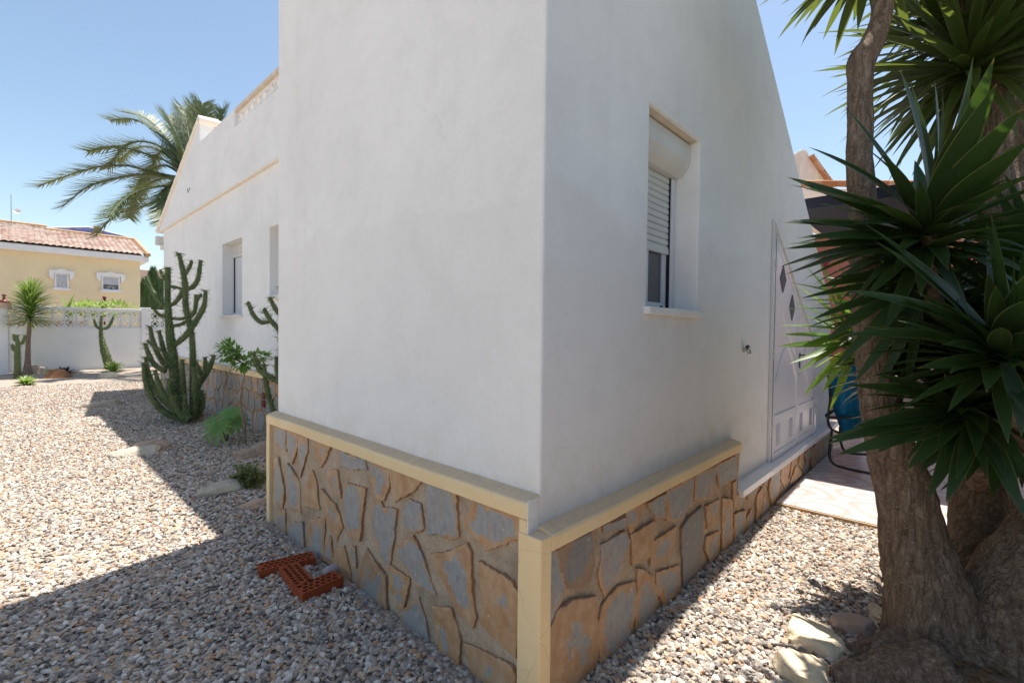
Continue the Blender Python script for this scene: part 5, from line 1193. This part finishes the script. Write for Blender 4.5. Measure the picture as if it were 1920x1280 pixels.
frond(fpx([(1180, 790), (1080, 700), (920, 640), (740, 600), (560, 630)], -.5)); frond(fpx([(1180, 780), (1120, 620), (1000, 500), (860, 425), (700, 430)], .6)); frond(fpx([(1180, 780), (1120, 640), (1030, 500), (920, 410), (785, 375)], 1.3))
frond(fpx([(1190, 830), (1080, 920), (900, 990), (740, 1040), (615, 1165)], -.6), dry=1); frond(fpx([(1190, 830), (1050, 850), (900, 880), (780, 950), (700, 1050)], -2.0))
frond(fpx([(1200, 780), (1190, 680), (1150, 560), (1110, 470), (1072, 405)], .3)); frond(fpx([(1215, 780), (1220, 660), (1210, 540), (1195, 440), (1183, 355)], .8)); frond(fpx([(1230, 780), (1270, 640), (1295, 520), (1300, 420), (1298, 325)], .2)); frond(fpx([(1225, 780), (1250, 640), (1260, 500), (1250, 420), (1240, 340)], 1.5)); frond(fpx([(1240, 780), (1320, 640), (1370, 520), (1400, 440), (1430, 365)], .6))
frond(fpx([(1180, 800), (1050, 800), (930, 860), (860, 960), (830, 1060)], 1.5)); frond(fpx([(1190, 800), (1110, 820), (1060, 900), (1040, 1000), (1035, 1090)], -1)); frond(fpx([(1180, 790), (1060, 720), (960, 760), (900, 840), (880, 930)], 2)); frond(fpx([(1180, 800), (1080, 660), (950, 600), (850, 620), (760, 700)], 2.2))
for a in range(8):
    ph = -1.2+a*.5; e = pc+Vector((math.cos(ph)*2.6, math.sin(ph)*2.6, .3)); frond([pc, pc+Vector((math.cos(ph)*.9, math.sin(ph)*.9, 1.0)), pc+Vector((math.cos(ph)*1.9, math.sin(ph)*1.9, 1.1)), e], n=60)
# small tree, philodendron, succulent
random.seed(3)
st = thing('small_tree', 'thin bare stemmed sapling with small tufts of green leaves by the stone plinth', 'tree'); SD = 5.85
def sp(L, d=SD): return [(*at(340+x/5.82, 640+y/5.82, d), w_/2/5.82*d/FPX) for x, y, w_ in L]
k = MB(); tube(k, sp([(690, 1135, 44), (688, 1000, 34), (685, 900, 30), (660, 780, 18), (640, 640, 14), (668, 480, 12), (690, 350, 12), (668, 285, 9)]), 8, lambda th, L, t_, p: 1+.12*nz(p, 30)); k.build('trunk', 'twig', st, smooth=True)
for L in ([(690, 900, 26), (715, 840, 20), (690, 780, 14)], [(650, 800, 12), (655, 600, 12), (665, 470, 10), (690, 360, 9)], [(685, 900, 18), (640, 690, 16), (570, 600, 16), (470, 545, 22), (462, 540, 18)], [(468, 545, 12), (480, 430, 9), (530, 330, 9), (560, 220, 8)], [(690, 350, 9), (740, 300, 7), (800, 235, 5)], [(680, 1090, 14), (640, 1040, 18), (600, 1010, 14)]):
    k = MB(); tube(k, sp(L), 7, smooth_n=5); k.build('branch', 'twig', st, smooth=True)
for i, (x, y, rx, rz_, n) in enumerate(((520, 120, .19, .19, 95), (485, 60, .12, .10, 40), (680, 215, .19, .13, 90), (560, 175, .10, .10, 30), (885, 170, .12, .08, 40), (640, 100, .07, .04, 10), (760, 180, .08, .06, 18), (590, 130, .12, .06, 20))):
    k = MB(); c = at(340+x/5.82, 640+y/5.82, SD); leafcloud(k, c, (rx*.7, rx*.7, rz_*.7), n, .085, .036, i, 0); k.build('leaf_tuft', 'dleaf', st, smooth=True)
ph_ = thing('philodendron', 'low philodendron with large deeply lobed green leaves beside the sapling', 'plant')
def lobed(c, ctr_dir, nrm, R, n=12, tint=0.0):
    k = MB(); c = Vector(c); d0 = Vector(ctr_dir).normalized(); nrm = Vector(nrm).normalized(); s = nrm.cross(d0).normalized(); d0 = s.cross(nrm)
    for i in range(n):
        a = -2.5+5.0*i/(n-1); v = d0*math.cos(a)+s*math.sin(a); L = R*(.72+.28*math.cos(a))*random.uniform(.93, 1.07)
        blade(k, c, c+v*L-nrm*(.18*L), R*.17, .05, 6, up=nrm, tint=tint+random.uniform(0, .12), fold=.18, prof=lambda t: .55+.45*math.sin(math.pi*min(1, t*1.15)) if t < .8 else max(0, (1-t)/.2)*.72)
    return k
vdir = Vector(RC[2])
L0 = at(340+400/5.82, 640+920/5.82, 5.7); lobed(L0, (0, 0, -1), -vdir+Vector((-.3, 0, .75)), .27).build('leaf', 'dleaf', ph_, smooth=True)
L1 = at(340+535/5.82, 640+760/5.82, 6.0); lobed(L1, (.1, 0, -1), -vdir*.9+Vector((0, 0, 1.0)), .25, tint=.55).build('leaf', 'dleaf', ph_, smooth=True)
L2 = at(340+590/5.82, 640+860/5.82, 5.9); lobed(L2, (.4, -.3, -1), -vdir*.7+Vector((.3, -.3, .6)), .22).build('leaf', 'dleaf', ph_, smooth=True)
L3 = at(340+330/5.82, 640+840/5.82, 6.05); lobed(L3, (-.5, .3, -.6), -vdir*.6+Vector((-.3, .3, .9)), .2).build('leaf', 'dleaf', ph_, smooth=True)
gb = G(425, 826)
k = MB()
for q in (L0, L1, L2, L3): tube(k, [(gb[0], gb[1], 0, .012), ((gb[0]+q.x)/2, (gb[1]+q.y)/2, q.z*.6, .009), (*q, .006)], 7)
k.build('stalk', 'twig', ph_, smooth=True)
su = thing('succulent_bush', 'low yellow green succulent bush between flat stones and plinth', 'plant'); k = MB(); random.seed(12)
for i in range(60):
    u, v = random.gauss(463, 14), random.gauss(895, 15); d = random.uniform(4.2, 4.5); tp = at(u, min(v, 915), d); tp.z = max(tp.z, .04); b_ = Vector((*at(465, 905, 4.35)[:2], .0))
    leafcloud(k, tp, (.045, .045, .035), 12, .036, .024, 100+i, 0)
    o_ = MB(); 
k.build('foliage', 'succ', su, smooth=True); k = MB(); random.seed(12)
for i in range(60):
    u, v = random.gauss(463, 14), random.gauss(895, 15); d = random.uniform(4.2, 4.5); tp = at(u, min(v, 915), d); tp.z = max(tp.z, .04); b_ = at(465, 905, 4.35); random.seed(500+i)
    if i % 3 == 0: tube(k, [(b_.x, b_.y, 0, .006), (*tp, .004)], 5, smooth_n=0)
k.build('stems', 'twig', su)

# ================================================================ RIGHT BACKGROUND
nh = thing('neighbour_house', 'neighbouring house with tall chimney, tiled eave and terracotta porch behind the yucca', 'house')
def PB(u0, v0, u1, v1, d, th, name, m, bev=.0, parent=nh):
    """upright slab facing the garden, surveyed by two corners at distance d"""
    a, b = at(u0, v0, d), at(u1, v1, d); e = Vector((b.x-a.x, b.y-a.y, 0)); L = e.length; ang = math.atan2(e.y, e.x)
    k = MB(); R = Matrix.Rotation(ang, 3, 'Z'); k.box((0, 0, b.z-a.z if b.z < a.z else 0), (L, th, 0 if b.z < a.z else b.z-a.z), rot=R, org=a); return k.build(name, m, parent, bevel=bev)
d = 11.0
PB(1530, 446, 2100, 900, 9.5, .25, 'porch_wall', 'terra'); PB(1480, 352, 2100, 366, 9.2, .5, 'fascia', 'white', .02)
k = MB()
for i in range(30):
    u = 1478+i*22; a, b = at(u, 344, 9.1), at(u+25, 344.5, 9.1); tube(k, [(*a, .06), (*b, .065)], 8, smooth_n=0)
k.build('eave_tile', 'tile_old', nh)
# arched white soffit
a0, a1 = at(1500, 442, 9.3), at(1600, 442, 9.3); e = (a1-a0); e.z = 0; L = e.length; e.normalize(); q = Vector((-e.y, e.x, 0)); k = MB(); pts = [(0, .0)]
n = 16
for i in range(n+1): pts.append((L*i/n, -.42*(i/n)**2-.02))
pts = [(0, .36), (L, -.02)]; lower = [(L*i/n, .18-.30*(i/n)**1.6-.02) for i in range(n, -1, -1)]; P_ = [(0, .36), (L*.35, .33), (L, .0)]+lower
vs = [a0+e*p[0]+Vector((0, 0, p[1])) for p in P_]+[a0+e*p[0]+q*.2+Vector((0, 0, p[1])) for p in P_]; m_ = len(P_)
k.add(vs, [tuple(range(m_)), tuple(range(m_, 2*m_))[::-1]]+[(i, (i+1) % m_, (i+1) % m_+m_, i+m_) for i in range(m_)]); k.build('soffit_arch', 'reveal', nh)
# chimney
c0 = at(1498, 352, d); c1 = at(1550, 352, d); e = Vector((c1.x-c0.x, c1.y-c0.y, 0)); L = e.length; ang = math.atan2(e.y, e.x); R = Matrix.Rotation(ang, 3, 'Z')
h = at(1500, 280, d).z-c0.z; k = MB(); 
prof = [(0, 0), (L, 0), (L, h*.16), (L*.42, h*.72), (L*.40, h*.80), (L*.30, h*.90), (L*.22, h*.99), (L*.10, h), (0, h*.96)]
vs = [R @ Vector((p[0], 0, p[1]))+c0 for p in prof]+[R @ Vector((p[0], .7, p[1]))+c0 for p in prof]; m_ = len(prof)
k.add(vs, [tuple(range(m_)), tuple(range(m_, 2*m_))[::-1]]+[(i, (i+1) % m_, (i+1) % m_+m_, i+m_) for i in range(m_)]); k.build('chimney', simple('cream_render', (.74, .62, .52)), nh, bevel=.02)
k = MB()
for i in range(13):
    t_ = i/12; x = L*(.38+.78*t_); z = h*(.78-.74*t_); p = R @ Vector((x, -.12, z))+c0; p2 = R @ Vector((x, .8, z))+c0; tube(k, [(*p, .04), (*p2, .04)], 8, smooth_n=0)
k.build('chimney_tile', 'tile_old', nh)
k = MB(); pr = []
for i in range(9): a = math.pi*i/8; pr.append((L*.62+.07*math.cos(a), h*.10+.28*math.sin(a)))
vs = [R @ Vector((p[0], -.012, p[1]))+c0 for p in pr]+[R @ Vector((p[0], .01, p[1]))+c0 for p in pr]; m_ = len(pr)
k.add(vs, [tuple(range(m_)), tuple(range(m_, 2*m_))[::-1]]+[(i, (i+1) % m_, (i+1) % m_+m_, i+m_) for i in range(m_)]); k.build('chimney_niche', 'yellow', nh)
# lantern on the terracotta wall
lc = at(1545, 490, 9.4); ln = thing('wall_lantern', None, None); ln.parent = nh; k = MB()
tube(k, [(lc.x, lc.y, lc.z-.18, .03), (lc.x, lc.y, lc.z-.05, .07), (lc.x, lc.y, lc.z, .10), (lc.x, lc.y, lc.z+.06, .05), (lc.x, lc.y, lc.z+.12, .02)], 8, smooth_n=0); k.build('lantern_body', 'maroon', ln)
# red awning and pale balustrade seen through the leaves
aw = thing('awning', 'orange red ribbed awning glimpsed between the yucca leaves', 'awning')
k = MB()
for i in range(26):
    u = 1680+i*12; a, b, c, e2 = at(u, 466, 8.6), at(u+9, 467, 8.6), at(u+9, 500, 8.2), at(u, 499, 8.2); q = Vector((0, .03, -.02)); k.add([a, b, c, e2, a+q, b+q, c+q, e2+q], [(0, 1, 2, 3), (7, 6, 5, 4), (0, 4, 5, 1), (1, 5, 6, 2), (2, 6, 7, 3), (3, 7, 4, 0)])
k.build('canopy', 'red', aw)
k = MB()
for i in range(5): p = at(1685+i*75, 500, 8.5); tube(k, [(p.x, p.y, .04, .02), (*p, .02)], 6, smooth_n=0)
k.build('post', 'white_metal', aw)
pw = thing('pink_wall', 'pale pink wall beyond the patio seen between the yucca leaves', 'wall'); PB(1650, 520, 2300, 800, 9.0, .15, 'wall_body', 'pinkish', 0, pw); PB(1650, 512, 2300, 520, 8.95, .25, 'coping', 'white', .01, pw)

# ================================================================ LOUNGER
na_ = thing('navy_awning', 'dark navy flat awning over the patio beyond the storage door', 'awning')
B('canopy', 'navy', na_, (6.22, -3.2, 2.90), (9.3, 1.45, 2.96)); B('valance', 'navy', na_, (6.195, -3.2, 2.86), (6.217, 1.45, 2.98))
for yy in (.95, -3.05): k = MB(); tube(k, [(8.8, yy, .04, .03), (8.8, yy, 2.9, .03)], 10, smooth_n=0); k.build('post', 'white_metal', na_)
dc = thing('folding_lounger', 'folding chair with black tube frame and blue towel beside the house', 'chair')
def tp(L, r=.013): return [(*at(u, v, d), r) for u, v, d in L]
k = MB(); tube(k, tp([(1560, 805, 4.85), (1555, 850, 4.8), (1562, 868, 4.78), (1580, 876, 4.72), (1625, 886, 4.5), (1680, 896, 4.3)]), 8); k.build('leg_frame', 'black_metal', dc, smooth=True)
k = MB(); tube(k, tp([(1575, 800, 5.1), (1577, 830, 5.1), (1590, 848, 5.05), (1640, 852, 4.9)]), 8); k.build('leg_frame', 'black_metal', dc, smooth=True)
k = MB(); tube(k, tp([(1552, 690, 4.95), (1557, 745, 4.9), (1560, 805, 4.85), (1660, 818, 4.5)]), 8); tube(k, tp([(1552, 778, 4.8), (1562, 770, 4.9), (1556, 782, 4.9), (1700, 780, 4.4)]), 8); k.build('back_frame', 'black_metal', dc, smooth=True)
# towel: a draped sheet with folds over the back of the chair
k = MB(); nu, nv = 30, 26; vs = []; fs = []
for j in range(nv+1):
    for i in range(nu+1):
        s, t_ = i/nu, j/nv; u = 1556+4*t_*6+s*(95-10*t_); v = 678+t_*(132+6*math.sin(s*9))+s*8; dd = 4.88-.35*s+.03*math.sin(s*17+t_*3)+.05*t_
        vs.append(at(u-8*math.sin(math.pi*t_)*(1-s), v, dd))
for j in range(nv):
    for i in range(nu): fs.append((j*(nu+1)+i, j*(nu+1)+i+1, (j+1)*(nu+1)+i+1, (j+1)*(nu+1)+i))
k.add(vs, fs); o = k.build('towel', 'towel', None, smooth=True); tag(o, 'bright blue towel draped over the back of the folding chair', 'towel')
so = o.modifiers.new('s', 'SOLIDIFY'); so.thickness = .012
# clipped hedge on the open side, added to keep skylight off the right face
hd = thing('shade_hedge', 'tall dark green leaf screen behind the yucca, added to shade the right house face', 'shade_hedge')
random.seed(77); k = MB()
for i in range(26000):
    x = random.uniform(-4, 12); z = random.uniform(.05, 2.4); y = -2.6-.35*random.random()**2+.18*nz((x, z, 0), 1.6); p = Vector((x, y, z))
    q = Vector((random.uniform(-1, 1), random.uniform(-.1, 1.2), random.uniform(-.7, 1))).normalized(); blade(k, p, p+q*random.uniform(.07, .13), .05, -.08, 2, tint=random.uniform(0, .5), prof=lambda t: math.sin(math.pi*(t*.9+.1)))
k.build('foliage', 'cypress', hd, smooth=True); B('inner_twigs', 'soil', hd, (-4, -3.4, 0), (12, -2.98, 2.3))
for me in bpy.data.meshes:
    if me.users == 0: bpy.data.meshes.remove(me)
